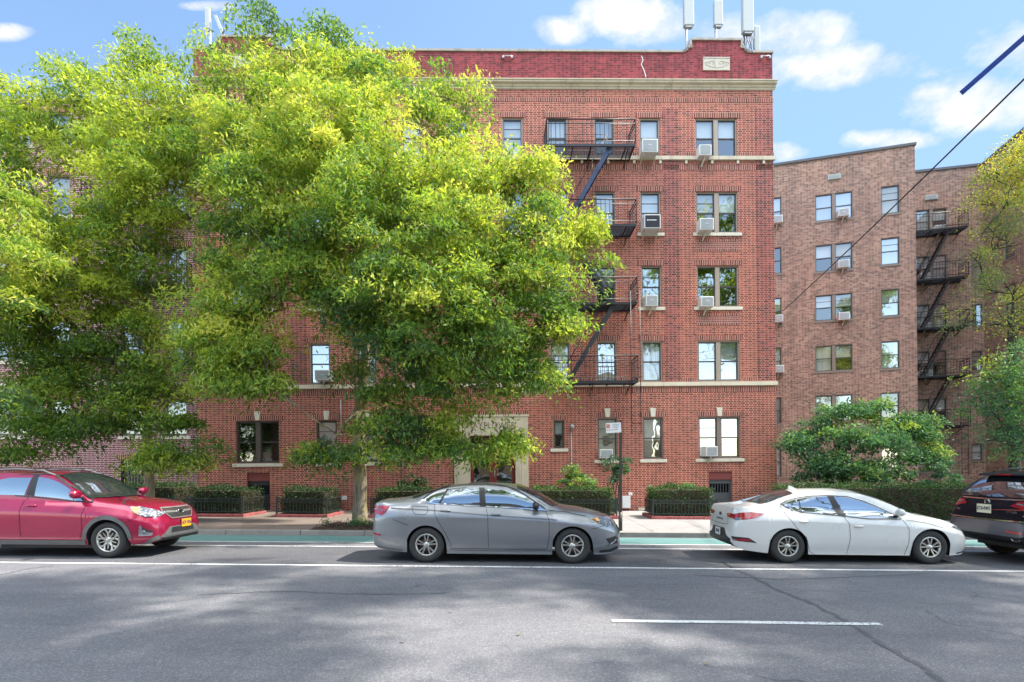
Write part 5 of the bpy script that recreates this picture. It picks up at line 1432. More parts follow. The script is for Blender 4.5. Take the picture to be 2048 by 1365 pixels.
for (px, py, fr, lab) in ((1688, 424, WA, 'white air conditioner in the top floor pair window of the brown brick house'),
                          (1688, 527, WA, 'white air conditioner one floor below the brown house top pair window'),
                          (1689, 632, WA, 'white air conditioner in the middle floor pair window of the brown brick house'),
                          (1555, 438, WA, 'white air conditioner beside the red building corner near the belt course'),
                          (1556, 637, WA, 'white air conditioner beside the red building corner, middle floor'),
                          (1558, 738, WA, 'grey white air conditioner beside the red building corner, second floor'),
                          (1881, 457, WB, 'white air conditioner behind the top railing of the brown house fire escape'),
                          (1851, 553, WB, 'white air conditioner behind the second railing from the top, brown house fire escape'),
                          (1852, 652, WB, 'white air conditioner behind the middle railing of the brown house fire escape'),
                          (1855, 747, WB, 'white air conditioner behind the second lowest railing of the brown house fire escape'),
                          (1856, 842, WB, 'white air conditioner behind the lowest railing of the brown house fire escape')):
    ac(fr, px, py, .55, .42, .35, lab)

# ------------------------------------------------------------------ rooftop antennas
def antenna(px, py0, py1, w_, off, lab, cables=False, mast_y=None, tilt=0, mast_px=None):
    u, z0 = fp(px, py1, F, -off); z1 = fp(px, py0, F, -off)[1]; h_ = z1 - z0
    rt = empty('rooftop_antenna', F @ T(u, off, z0), lab, 'antenna', 'mobile phone antennas on the roof')
    b = MB(); b.box(-w_ / 2, w_ / 2, -w_ * .28, w_ * .28, 0, h_); b.build('panel', 'antenna_grey', rt, bevel=.03)
    zr_ = z_par - .45 - z0
    b = MB(); b.tube([(-.02, .2, zr_), (-.02, .2, h_ * .7)], .045, 8); b.beam((-.02, .2, h_ * .15), (-.02, .05, h_ * .15), .06, .06)
    b.beam((-.02, .2, h_ * .5), (-.02, .05, h_ * .5), .06, .06)
    if zr_ < -.6: b.box(-w_ * .35, w_ * .35, -w_ * .2, w_ * .2, -.06, -.002)
    b.build('mast', 'galv', rt)
    if cables:
        b = MB()
        for i in range(7):
            x = -w_ * .35 + i * w_ * .7 / 6; pts = [(x, 0, -.03)]
            for k in range(1, 9): pts.append((x + random.uniform(-.06, .06) + (0.05 * k if i > 3 else 0) * .5, random.uniform(-.05, .05), -.03 + (zr_ + .1) * k / 8))
            b.tube(pts, .014, 5)
        b.build('cable', 'cable_black', rt)
antenna(1377, -30, 54, .40, .9, 'tall grey antenna panel on the roof left of the right gable')
antenna(1436, 5, 53, .36, 1.1, 'short grey antenna panel above the middle of the right gable')
antenna(1495, -40, 67, .44, .9, 'large grey antenna with loose black cables right of the right gable', cables=True)
antenna(1514, 54, 112, .24, 1.6, 'slim pale antenna behind the cabled one at the roof corner')
antenna(416, 17, 60, .20, .9, 'thin pale antenna rising behind the treetop at the left roof end')
u, z = fp(452, 84, F, -.9); u2, z2 = fp(431, 32, F, -.9)
b = MB(); b.beam((0, 0, 0), (u2 - u, 0, z2 - z), .10, .10); b.beam((0, .0, 0), (0, .0, -1.0), .08, .08); b.box(-.15, .15, -.1, .1, -1.05, -1.0)
o = b.build('roof_strut', 'antenna_grey'); o.matrix_world = F @ T(u, .9, z); tag(o, 'leaning pale strut beside the thin antenna at the left roof end', 'strut')

# ------------------------------------------------------------------ parking sign
xs_, ys_ = gp(1241, 1064, SW)
rt = empty('parking_sign', S @ T(xs_, ys_, SW), 'white parking regulation sign with red symbol on a dark pole by the kerb', 'sign')
zt = CAM_H + (942 - 846) * (ys_) / F_PX * 1.0
hgt = zt + .0133 * xs_ - SW
b = MB(); b.prism([(-.035, 0), (.035, 0), (.035, hgt), (-.035, hgt)], -.012, .0); b.prism([(-.035, 0), (-.027, 0), (-.027, hgt), (-.035, hgt)], .0, .03); b.prism([(.027, 0), (.035, 0), (.035, hgt), (.027, hgt)], .0, .03)
b.tube([(0, .01, 0), (0, .01, .5)], .05, 10)
b.build('pole', 'pole_dark', rt)
b = MB(); b.lathe([(0, .03), (.09, .02), (.17, .004), (.2, 0)], 16, 0, 'z'); b.build('foot', 'kerb_stone', rt)
sg = bpy.data.objects.new('sign_panel', None)
b = MB(); sw, sh = .37, .255; b.box(-sw, .015, -.004, .0, 0, sh); sp_ = b.build('sign_panel', 'sign_white', rt, bevel=.0)
sp_.matrix_local = T(0.0, -.018, hgt - .31) @ Matrix.Rotation(R(-2.5), 4, 'Y') @ Matrix.Rotation(R(-12), 4, 'Z')
bpy.data.objects.remove(sg)
b = MB(); b.box(-.355, -.265, -.0065, -.0042, .125, .225); b.build('no_parking_symbol', 'sign_red', sp_)
b = MB()
b.tube([(-.31 + .032 * math.cos(t_), -.0075, .175 + .036 * math.sin(t_)) for t_ in [2 * PI * i / 14 for i in range(15)]], .005, 4); b.beam((-.333, -.0075, .20), (-.287, -.0075, .15), .008, .003)
b.build('symbol_ring', 'sign_white', sp_)
b = MB(); b.box(-.335, -.10, -.0065, -.0042, .072, .082); b.prism([(-.355, .077), (-.325, .062), (-.325, .092)], -.0065, -.0042); b.prism([(-.08, .077), (-.11, .062), (-.11, .092)], -.0065, -.0042); b.build('arrow', 'sign_red', sp_)
text_mesh('NO PARKING', .034, .0006, 'sign_lettering', 'sign_ink', sp_, T(-.125, -.006, .205) @ UP, sx=.85)
text_mesh('8AM-9:30AM', .032, .0006, 'sign_lettering', 'sign_ink', sp_, T(-.125, -.006, .165) @ UP, sx=.85)
text_mesh('TUE & FRI', .032, .0006, 'sign_lettering', 'sign_ink', sp_, T(-.125, -.006, .125) @ UP, sx=.85)

# ------------------------------------------------------------------ overhead wires
def wire(p, q, r, mat, lab, sag=.25, split=None, cat='cable'):
    b = MB(); p, q = Vector(p), Vector(q); n = 24; pts = []
    for i in range(n + 1):
        t_ = i / n; v = (q - p) * t_; v.z -= sag * 4 * t_ * (1 - t_); pts.append(v)
    if split:
        k = int(n * split); b.tube(pts[:k + 1], r, 6, 0); b.tube(pts[k:], r, 6, 1)
        o = b.build('overhead_cable', mat)
    else: b.tube(pts, r, 6); o = b.build('overhead_cable', mat)
    o.location = p; return tag(o, lab, cat)
A = F @ Vector((U(1566, 618), -.02, 0)); pa = dp(1566, 622, 29.5); pb = dp(2400, -190, 9.0)
wire(pa, pb, .022, 'cable_black', 'thin black cable running up to the right from the brown brick house wall', sag=.12)
pa = dp(1922, 187, 8.0); pb = dp(2120, 13, 7.2)
o = wire(pa, pb, .038, 'cable_blue', 'thick dark blue cable end hanging in the upper right sky', sag=0.0)
SHADE_TREES = [(2.5, -4.6, 6.0, 5.0, 11.5, 61, 'tall street tree beside the photographer, crown arching over the street above the frame', 25, 5.5, 6.5),
          (14, -4.8, 16., 6.0, 11.5, 62, 'tall street tree on the near pavement to the right of the frame', 25, 5.5, 6.5),
          (-9.5, -4.6, -5, 4.5, 11.0, 63, 'tall street tree on the near pavement to the left of the frame', 11, 5., 6.)]
# ------------------------------------------------------------------ vegetation
def leaf_mat(name, stops, trans=.35, rough=.55):
    t = NT(name); a = t.add('ShaderNodeAttribute'); a.attribute_name = 'tone'; a.attribute_type = 'GEOMETRY'
    col = t.ramp(a.outputs['Fac'], stops)
    t.set(Base_Color=col, Roughness=rough); t.b.inputs['Specular IOR Level'].default_value = .35
    tr = t.add('ShaderNodeBsdfTranslucent'); t.inp(tr, 0, t.mix(1., col, (1.35, 1.35, .65), 'MULTIPLY'))
    mx = t.add('ShaderNodeMixShader'); mx.inputs[0].default_value = trans
    t.l.new(t.b.outputs[0], mx.inputs[1]); t.l.new(tr.outputs[0], mx.inputs[2]); t.l.new(mx.outputs[0], t.out.inputs[0]); M[name] = t.m
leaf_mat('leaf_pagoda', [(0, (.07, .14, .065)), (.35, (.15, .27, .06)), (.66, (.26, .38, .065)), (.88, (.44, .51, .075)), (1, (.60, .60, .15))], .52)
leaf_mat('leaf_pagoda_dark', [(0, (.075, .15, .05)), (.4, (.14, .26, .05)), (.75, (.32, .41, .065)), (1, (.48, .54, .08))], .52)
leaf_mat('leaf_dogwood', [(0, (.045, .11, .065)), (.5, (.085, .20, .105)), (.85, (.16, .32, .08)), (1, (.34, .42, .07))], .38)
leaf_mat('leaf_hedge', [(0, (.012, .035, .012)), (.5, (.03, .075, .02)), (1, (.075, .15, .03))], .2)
leaf_mat('leaf_sun_to_shade', [(0, (.12, .17, .10)), (.35, (.20, .28, .10)), (.65, (.48, .50, .08)), (.9, (.66, .58, .06)), (1, (.70, .45, .04))], .4)  # locust ramp, from shaded grey green to sunlit yellow
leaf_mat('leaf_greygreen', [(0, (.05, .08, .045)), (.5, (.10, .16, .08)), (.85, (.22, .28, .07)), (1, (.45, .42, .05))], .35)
t = NT('bark'); c = t.coord(); n = t.noise(t.scale(c, (7, 7, 1.4)), 2.2, 6, .65); m2 = t.noise(c, 1.4, 4)
col = t.ramp(n, [(.3, (.10, .08, .055)), (.5, (.27, .22, .15)), (.7, (.42, .36, .25))])
col = t.mix(t.remap(m2, .48, .62, 0, .55), col, (.40, .34, .08)); t.set(Base_Color=col, Roughness=.9); t.bump(n, .7, .02); M['bark'] = t.m
plain('bark_dark', (.045, .038, .032), .9, var=.3)

def leaf_mesh(name, C, L, Wd, tone, mat, parent, droop=.5, outward=None, rg=rng, dirs=None):
    """C (n,3) centres, L lengths, Wd widths -> one mesh of little diamond leaves with a tone value each"""
    n = len(C)
    a = rg.normal(size=(n, 3)) if dirs is None else dirs + rg.normal(size=(n, 3)) * .45
    if outward is not None: a += outward * .6
    a[:, 2] -= droop; a /= np.linalg.norm(a, axis=1)[:, None] + 1e-9
    r_ = rg.normal(size=(n, 3)); r_[:, 2] += .6
    b = np.cross(a, r_); b /= np.linalg.norm(b, axis=1)[:, None] + 1e-9
    nn = np.cross(a, b)
    L = L[:, None]; Wd = Wd[:, None]
    v = np.stack([C - a * L * .5, C + b * Wd * .5 - a * L * .08 + nn * Wd * .15, C + a * L * .5, C - b * Wd * .5 - a * L * .08 + nn * Wd * .15], axis=1).reshape(-1, 3)
    me = bpy.data.meshes.new(name); me.vertices.add(n * 4); me.vertices.foreach_set('co', v.ravel().astype(np.float32))
    me.loops.add(n * 4); me.loops.foreach_set('vertex_index', np.arange(n * 4, dtype=np.int32))
    me.polygons.add(n); me.polygons.foreach_set('loop_start', np.arange(0, n * 4, 4, dtype=np.int32))
    at = me.attributes.new('tone', 'FLOAT', 'FACE'); at.data.foreach_set('value', np.clip(tone, 0, 1).astype(np.float32))
    me.materials.append(M[mat]); me.update(); me.validate()
    o = bpy.data.objects.new(name, me); COL.objects.link(o)
    if parent: o.parent = parent
    return o

def crown_points(lobes, density, rg, clump_r=(.28, .6), per=70):
    """lobes: (x,y,z,rx,ry,rz,w,tone) -> leaf centres grouped in clumps spread through each lobe, denser outside"""
    P, TN, OUT = [], [], []
    for (x, y, z, rx, ry, rz, w_, tn) in lobes:
        k = max(3, int(density * w_ * (rx * ry * rz) ** (2 / 3) * 17))
        d = rg.normal(size=(k, 3)); d /= np.linalg.norm(d, axis=1)[:, None]
        rr = rg.random(k) ** .42
        cc_ = np.array([x, y, z]) + d * rr[:, None] * np.array([rx, ry, rz])
        for i in range(k):
            m_ = int(per * rg.uniform(.5, 1.4)); cr_ = rg.uniform(*clump_r)
            dq = rg.normal(size=(m_, 3)); dq[:, 2] = np.abs(dq[:, 2]) - .25; dq /= np.linalg.norm(dq, axis=1)[:, None]
            q = dq * (cr_ * (.45 + .6 * rg.random(m_) ** .6))[:, None] * np.array([1, 1, .75])
            # sprays: stretch the clump along a drooping outward axis
            ax = d[i] * np.array([1, 1, .5]) + rg.normal(size=3) * .5; ax[2] -= .2; ax /= np.linalg.norm(ax)
            q += ax * rg.normal(size=(m_, 1)) * cr_ * .38
            q[:, 2] -= np.abs(q[:, 0]**2 + q[:, 1]**2) * .35
            P.append(cc_[i] + q); OUT.append(np.repeat(d[i][None] * .5 + ax[None] * .5, m_, 0))
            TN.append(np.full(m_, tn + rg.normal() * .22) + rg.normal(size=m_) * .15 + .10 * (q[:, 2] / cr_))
    return np.concatenate(P), np.concatenate(TN), np.concatenate(OUT)

def limb(b, p, q, r0, r1, rg_, n=7, wob=.12, seg=7):
    p = Vector(p); q = Vector(q); L = (q - p).length; pts = []; rd = []
    side = Vector((rg_.uniform(-1, 1), rg_.uniform(-1, 1), rg_.uniform(-.2, .6))) * L * wob
    for i in range(n + 1):
        t_ = i / n; v = p.lerp(q, t_) + side * math.sin(PI * t_); v += Vector((rg_.uniform(-1, 1), rg_.uniform(-1, 1), rg_.uniform(-1, 1))) * L * .018
        pts.append(v); rd.append(r0 + (r1 - r0) * t_ ** .8)
    pts[0] = p; b.tube(pts, rd, seg); return pts

def street_tree(label, base, fork_z, trunk_r, lobes, leaf, leaf_n_scale, mat, seed, lsize=(.11, .040), pods=.36, name='street_tree', group=None, bark='bark', per=70, lean=(0, 0), cat='tree', clump=(.28, .6), seg=10, droop=.5, twigs=3, leader=False):
    rg_ = random.Random(seed); rgn = np.random.default_rng(seed)
    rt = empty(name, T(*base), label, cat, group); B = Vector(base)
    lb = [(Vector((l[0], l[1], l[2])) - B, l[3:]) for l in lobes]
    b = MB(); f = Vector((lean[0], lean[1], fork_z))
    pts = [Vector((0, 0, -.1)), Vector((0, 0, .12)), Vector((0, 0, .5)) + f * .02, f * .35 + Vector((.02, 0, 0)), f * .7 + Vector((-.03, 0, 0)), f]
    b.tube(pts, [trunk_r * 1.45, trunk_r * 1.2, trunk_r * 1.03, trunk_r * .97, trunk_r * .95, trunk_r * 1.0], 14)
    leaders = []
    top_ = max(l[0].z for l in lb); nodes0 = [(f, trunk_r * .8)]
    if leader:
        lp = [f]; lr = [trunk_r * .78]; h_ = (top_ - fork_z) * .62
        for i in range(1, 7):
            lp.append(f + Vector((rg_.uniform(-.22, .22) + .06 * i, rg_.uniform(-.2, .2), h_ * i / 6))); lr.append(trunk_r * (.74 - .1 * i))
        b.tube(lp, lr, 9)
        nodes0 += [(p, r_) for p, r_ in zip(lp[1:], lr[1:])]
    # main leaders to the big lobes, the rest branch off the nearest leader point
    order = sorted(range(len(lb)), key=lambda i: -lb[i][1][0])
    nodes = list(nodes0)
    cen = sum((l[0] for l in lb), Vector()) / len(lb)
    order = sorted(range(len(lb)), key=lambda i: (lb[i][0] - f).length)
    for i in order:
        c_, pr = lb[i]
        best = min(nodes, key=lambda nd: (nd[0] - c_).length + (1.8 if nd[0].z > c_.z + .3 else 0) + nd[1] * -1.5)
        r0 = min(best[1] * .62, .022 + .024 * (best[0] - c_).length)
        ps = limb(b, best[0], c_, r0, max(.016, r0 * .3), rg_, seg=7, wob=.10)
        for k in (3, 5, 7): nodes.append((ps[k], r0 * (1 - .1 * k)))
        for k in range(twigs + int(pr[0] * 3)):
            st_ = ps[rg_.randint(3, 7)]; d = Vector((rg_.gauss(0, 1), rg_.gauss(0, 1), rg_.gauss(.2, .8))).normalized()
            limb(b, st_, c_ + Vector((d.x * pr[0], d.y * pr[1], d.z * pr[2])) * .85, .022, .006, rg_, n=4, wob=.15, seg=4)
    b.build('trunk', bark, rt)
    P, TN, OUT = crown_points([(*c_, *pr) for c_, pr in lb], leaf_n_scale, rgn, per=per, clump_r=clump)
    P = P[P[:, 2] > -B.z + .3] if False else P
    n = len(P); L = rgn.uniform(.75, 1.3, n) * lsize[0]; W_ = rgn.uniform(.8, 1.2, n) * lsize[1]
    podm = rgn.random(n) < pods * (TN > .42)
    L[podm] *= .9; W_[podm] *= .45; tone = TN.copy(); tone[podm] = rgn.uniform(.78, 1.0, podm.sum())
    cr_ = leaf_mesh('crown', P, L, W_, tone, mat, rt, droop=droop, outward=OUT, rg=rgn)
    return rt, n
NL = 0
def LB(px, py, r, Y, w_=1., tone=.5, asp=1., dep=1.): # lobe from the photograph: centre pixel, radius in pixels, distance
    p = dp(px, py, Y); k = F_PX / Y; r = r * 1.12; return (p.x, p.y, p.z, r / k * asp, max(.5, min(2.2, r / k)) * dep, r / k / (asp ** .3), w_, tone)

bx, by = gp(720, 1050, SW); base = S @ Vector((bx, by, SW + .03))
YT = base.y
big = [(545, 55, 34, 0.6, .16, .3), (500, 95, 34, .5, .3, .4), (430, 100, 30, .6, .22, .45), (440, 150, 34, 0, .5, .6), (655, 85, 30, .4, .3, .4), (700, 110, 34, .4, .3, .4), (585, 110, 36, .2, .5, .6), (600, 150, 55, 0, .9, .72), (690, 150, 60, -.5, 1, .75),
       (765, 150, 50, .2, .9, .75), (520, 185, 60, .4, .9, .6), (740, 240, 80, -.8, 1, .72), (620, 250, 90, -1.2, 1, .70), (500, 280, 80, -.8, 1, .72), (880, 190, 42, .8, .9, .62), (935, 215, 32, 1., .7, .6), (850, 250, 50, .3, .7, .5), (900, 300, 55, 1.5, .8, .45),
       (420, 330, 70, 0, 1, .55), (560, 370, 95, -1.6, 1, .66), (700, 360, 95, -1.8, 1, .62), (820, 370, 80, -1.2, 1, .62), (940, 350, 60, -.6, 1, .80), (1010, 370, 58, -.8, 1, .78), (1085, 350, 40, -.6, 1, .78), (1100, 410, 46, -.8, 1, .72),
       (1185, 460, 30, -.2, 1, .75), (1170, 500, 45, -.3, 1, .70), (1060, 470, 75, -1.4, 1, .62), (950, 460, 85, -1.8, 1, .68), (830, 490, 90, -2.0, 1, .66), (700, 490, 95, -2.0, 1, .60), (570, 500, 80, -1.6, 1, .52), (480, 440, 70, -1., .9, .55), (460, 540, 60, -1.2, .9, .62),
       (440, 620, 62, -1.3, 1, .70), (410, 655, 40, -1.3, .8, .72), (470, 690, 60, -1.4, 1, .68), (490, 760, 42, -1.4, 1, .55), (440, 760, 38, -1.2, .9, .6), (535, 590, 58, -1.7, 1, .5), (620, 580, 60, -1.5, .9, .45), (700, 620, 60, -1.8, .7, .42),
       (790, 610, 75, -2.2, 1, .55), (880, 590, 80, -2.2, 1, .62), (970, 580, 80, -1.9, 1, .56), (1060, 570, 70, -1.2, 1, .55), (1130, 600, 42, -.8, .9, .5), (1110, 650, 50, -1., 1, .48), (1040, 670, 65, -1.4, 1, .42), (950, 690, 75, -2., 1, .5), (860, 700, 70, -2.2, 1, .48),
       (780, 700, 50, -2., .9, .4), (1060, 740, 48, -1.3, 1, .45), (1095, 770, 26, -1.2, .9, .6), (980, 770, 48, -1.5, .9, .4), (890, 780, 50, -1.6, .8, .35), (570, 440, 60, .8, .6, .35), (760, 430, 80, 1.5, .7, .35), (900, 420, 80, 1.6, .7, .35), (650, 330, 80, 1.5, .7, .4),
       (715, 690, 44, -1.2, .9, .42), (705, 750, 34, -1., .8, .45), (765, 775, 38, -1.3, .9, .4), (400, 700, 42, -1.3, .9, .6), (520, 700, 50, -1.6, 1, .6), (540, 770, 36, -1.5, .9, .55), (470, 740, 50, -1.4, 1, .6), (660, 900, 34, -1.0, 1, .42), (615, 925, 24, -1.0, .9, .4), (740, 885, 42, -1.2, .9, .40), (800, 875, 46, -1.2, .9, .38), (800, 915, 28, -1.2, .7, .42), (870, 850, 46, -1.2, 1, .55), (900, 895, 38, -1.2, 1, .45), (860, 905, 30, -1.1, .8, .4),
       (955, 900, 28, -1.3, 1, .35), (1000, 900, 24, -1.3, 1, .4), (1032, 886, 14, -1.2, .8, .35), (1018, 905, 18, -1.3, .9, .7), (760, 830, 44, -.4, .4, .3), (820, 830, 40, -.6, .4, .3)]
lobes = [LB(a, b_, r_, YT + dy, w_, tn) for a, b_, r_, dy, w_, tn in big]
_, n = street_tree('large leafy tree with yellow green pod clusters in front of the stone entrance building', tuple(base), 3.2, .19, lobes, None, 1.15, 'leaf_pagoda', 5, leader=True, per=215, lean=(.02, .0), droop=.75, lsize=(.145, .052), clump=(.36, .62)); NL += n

# second tree to the left
bx, by = gp(293, 1006, SW); base = S @ Vector((gp(293, 1040, SW)[0], KERB + 2.0, SW + .03)); p_ = dp(293, 960, KERB + 2.0 + .3); base.x = p_.x
YT = base.y
left = [(30, 200, 40, 0, .5, .35), (120, 150, 34, .3, .3, .3), (165, 160, 30, .3, .4, .35), (70, 235, 55, 0, .9, .45), (160, 225, 60, 0, .9, .6), (290, 95, 28, .4, .25, .35), (310, 130, 34, .2, .5, .4), (250, 160, 42, 0, .8, .65), (330, 175, 45, 0, .8, .55), (235, 230, 60, -.5, 1, .72), (340, 240, 60, -.5, .9, .6), (420, 230, 40, .2, .6, .45),
        (60, 300, 60, -.4, 1, .5), (150, 330, 50, -.3, .7, .5), (270, 320, 75, -.9, 1, .75), (370, 320, 55, -.5, .9, .5), (40, 390, 50, -.2, .8, .45), (220, 410, 60, -.8, .8, .55), (310, 400, 65, -.9, 1, .55), (60, 480, 60, -1., 1, .5), (170, 490, 65, -.9, .9, .5), (260, 500, 60, -.9, .8, .45),
        (60, 580, 65, -1., 1, .55), (85, 640, 48, -.8, .8, .42), (300, 665, 44, -.6, .8, .4), (200, 640, 40, -.6, .7, .4), (330, 560, 44, -.4, .6, .4), (30, 830, 40, -.7, .8, .3), (160, 580, 70, -1., 1, .52), (260, 590, 60, -.7, .7, .48), (40, 670, 50, -.6, .8, .35), (130, 690, 45, -.2, .6, .3), (200, 700, 45, -.6, .7, .32), (60, 750, 60, -.7, 1, .4), (150, 750, 55, -.7, 1, .35), (230, 740, 55, -.6, .9, .3), (310, 740, 50, -.6, .8, .35),
        (110, 810, 50, -.7, .9, .3), (190, 820, 50, -.7, .9, .28), (270, 800, 50, -.6, .8, .35), (340, 800, 45, -.6, .7, .38), (130, 870, 40, -.7, .8, .25), (80, 900, 40, -.8, .8, .22), (30, 905, 30, -.8, .7, .25), (220, 860, 35, -.6, .5, .3), (320, 850, 34, -.6, .6, .35), (390, 850, 22, -.4, .6, .3), (350, 915, 32, -.7, 1, .42), (400, 910, 28, -.7, 1, .42), (300, 930, 30, -.7, .9, .42), (320, 895, 24, -.7, .6, .4), (175, 860, 30, -.7, .5, .25)]
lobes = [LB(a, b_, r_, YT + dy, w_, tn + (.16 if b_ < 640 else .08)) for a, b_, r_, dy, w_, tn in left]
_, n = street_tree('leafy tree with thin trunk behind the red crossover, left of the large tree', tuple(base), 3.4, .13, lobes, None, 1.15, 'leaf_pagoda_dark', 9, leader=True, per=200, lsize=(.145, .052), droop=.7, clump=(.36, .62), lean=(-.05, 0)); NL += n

# branch of a third tree entering at the left edge, trunk outside the frame
p_ = dp(-260, 940, 13.6); base = Vector((p_.x, 13.6, SW))
edge = [(10, 390, 45, 0, 1, .75), (40, 440, 45, -.2, 1, .72), (20, 520, 50, -.2, 1, .68), (80, 530, 40, -.3, 1, .7), (-60, 450, 90, 0, 1, .6), (-120, 350, 90, 0, 1, .6), (10, 600, 45, -.3, .9, .55), (-80, 600, 90, 0, .9, .5), (-200, 500, 110, 0, 1, .5), (-260, 380, 110, 0, 1, .5), (-300, 620, 90, 0, .9, .5), (15, 800, 18, 0, .5, .3)]
lobes = [LB(a, b_, r_, 13.6 + dy, w_, tn) for a, b_, r_, dy, w_, tn in edge]
_, n = street_tree('tree reaching in from the left edge with bright yellow green foliage', tuple(base), 3.0, .16, lobes, None, .9, 'leaf_pagoda', 21, per=175, lsize=(.145, .052), droop=.7); NL += n

# spreading dogwood in the court on the right
base = Vector((dp(1745, 975, 20.5).x, 20.5, -.1)); 
dog = [(1600, 890, 30, 0, .9, .4), (1640, 860, 38, 0, 1, .45), (1640, 935, 30, -.6, 1, .5), (1600, 900, 28, -.3, .9, .4), (1740, 960, 24, -1, .8, .4), (1810, 945, 26, -.6, .9, .4), (1610, 915, 24, -.4, .8, .35), (1690, 830, 40, 0, 1, .6), (1740, 825, 38, 0, 1, .65), (1790, 850, 42, 0, 1, .6), (1700, 880, 45, -1, 1, .5), (1760, 890, 45, -1, 1, .45), (1660, 920, 36, -1, 1, .55), (1700, 945, 32, -1.2, 1, .65), (1740, 930, 30, -1.2, .9, .5), (1830, 880, 42, 0, 1, .5),
       (1850, 920, 36, -.3, .9, .4), (1800, 920, 30, -.6, .8, .4), (1880, 905, 18, -.2, .6, .4), (1830, 850, 30, .2, .8, .5), (1580, 880, 14, 0, .6, .3), (1620, 955, 14, -.6, .7, .25)]
lobes = [LB(a, b_, r_ * .88, 20.5 + dy, w_ * .9, tn, asp=1.2) for a, b_, r_, dy, w_, tn in dog]
_, n = street_tree('spreading multi layered green dogwood tree in the court of the brown brick house', tuple(base), .8, .09, [(l[0], l[1], l[2], l[3], l[4], l[5] * .5, l[6], l[7]) for l in lobes], None, 2.6, 'leaf_dogwood', 33, per=120, lsize=(.12, .06), pods=0, bark='bark_dark', name='dogwood_tree', clump=(.25, .5), droop=.2, twigs=1); NL += n

# tall locust, right edge: sunlit yellow top and lower shade painted in leaf tone
base = Vector((dp(2030, 1000, 17.2).x, 17.2, -.1))
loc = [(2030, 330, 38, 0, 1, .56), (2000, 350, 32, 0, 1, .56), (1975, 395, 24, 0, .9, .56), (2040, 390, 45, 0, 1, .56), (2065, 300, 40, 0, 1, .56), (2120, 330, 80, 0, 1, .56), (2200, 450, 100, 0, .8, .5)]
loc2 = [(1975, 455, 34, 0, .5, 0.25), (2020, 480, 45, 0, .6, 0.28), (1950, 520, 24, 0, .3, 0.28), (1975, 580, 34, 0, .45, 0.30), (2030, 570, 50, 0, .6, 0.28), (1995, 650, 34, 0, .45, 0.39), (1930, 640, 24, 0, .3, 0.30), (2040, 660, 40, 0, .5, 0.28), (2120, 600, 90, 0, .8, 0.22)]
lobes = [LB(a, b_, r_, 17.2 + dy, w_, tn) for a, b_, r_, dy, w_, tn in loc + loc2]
_, n = street_tree('tall locust tree at the right edge with a sunlit yellow top and lower shade painted into its leaf colours', tuple(base), 6.5, .14, lobes, None, 1.7, 'leaf_sun_to_shade', 41, per=130, lsize=(.08, .032), pods=0, bark='bark_dark', name='locust_tree', droop=.7); NL += n
# lower bushy green tree in front of it
base = Vector((dp(2060, 960, 15.6).x, 15.6, -.1))
lob = [(2020, 720, 32, 0, .9, .85), (1990, 760, 36, 0, 1, .7), (2030, 790, 50, 0, 1, .6), (1975, 820, 30, 0, .9, .5), (2020, 860, 45, 0, 1, .45), (2040, 900, 30, 0, .9, .4), (1990, 880, 26, 0, .7, .4), (2090, 780, 60, 0, 1, .5), (2100, 880, 60, 0, 1, .4)]
lobes = [LB(a, b_, r_, 15.6 + dy, w_, tn) for a, b_, r_, dy, w_, tn in lob]
_, n = street_tree('bushy green young tree at the right edge above the dark SUV', tuple(base), 1.4, .08, lobes, None, 1.7, 'leaf_dogwood', 52, per=100, lsize=(.10, .04), pods=0, bark='bark_dark', name='young_tree', droop=.6); NL += n
# unseen street trees added outside the frame, crowns shaped to shade the road
def added_shade_tree(x, y, cx_, cy_, h, seed, lab, nl=13, sx_=5.5, sy_=4.0):
    rr = random.Random(seed); lobes = []
    while len(lobes) < nl:
        a, c_ = cx_ + rr.uniform(-sx_, sx_), cy_ + rr.uniform(-sy_, sy_)
        z = max(h + rr.uniform(-1., 1.5), 1.7 + .875 * max(c_, 0) + 3.2 + rr.uniform(0, 1.2))
        lobes.append((a, c_, z, rr.uniform(1.2, 1.8), rr.uniform(1.2, 1.8), rr.uniform(.7, .9), .8, .5))
    return street_tree(lab, (x, y, SW), 5.0, .24, lobes, None, 1.2, 'leaf_pagoda_dark', seed, per=70, lsize=(.24, .12), clump=(.5, .9), twigs=0)[1]
for a in SHADE_TREES: NL += added_shade_tree(*a)

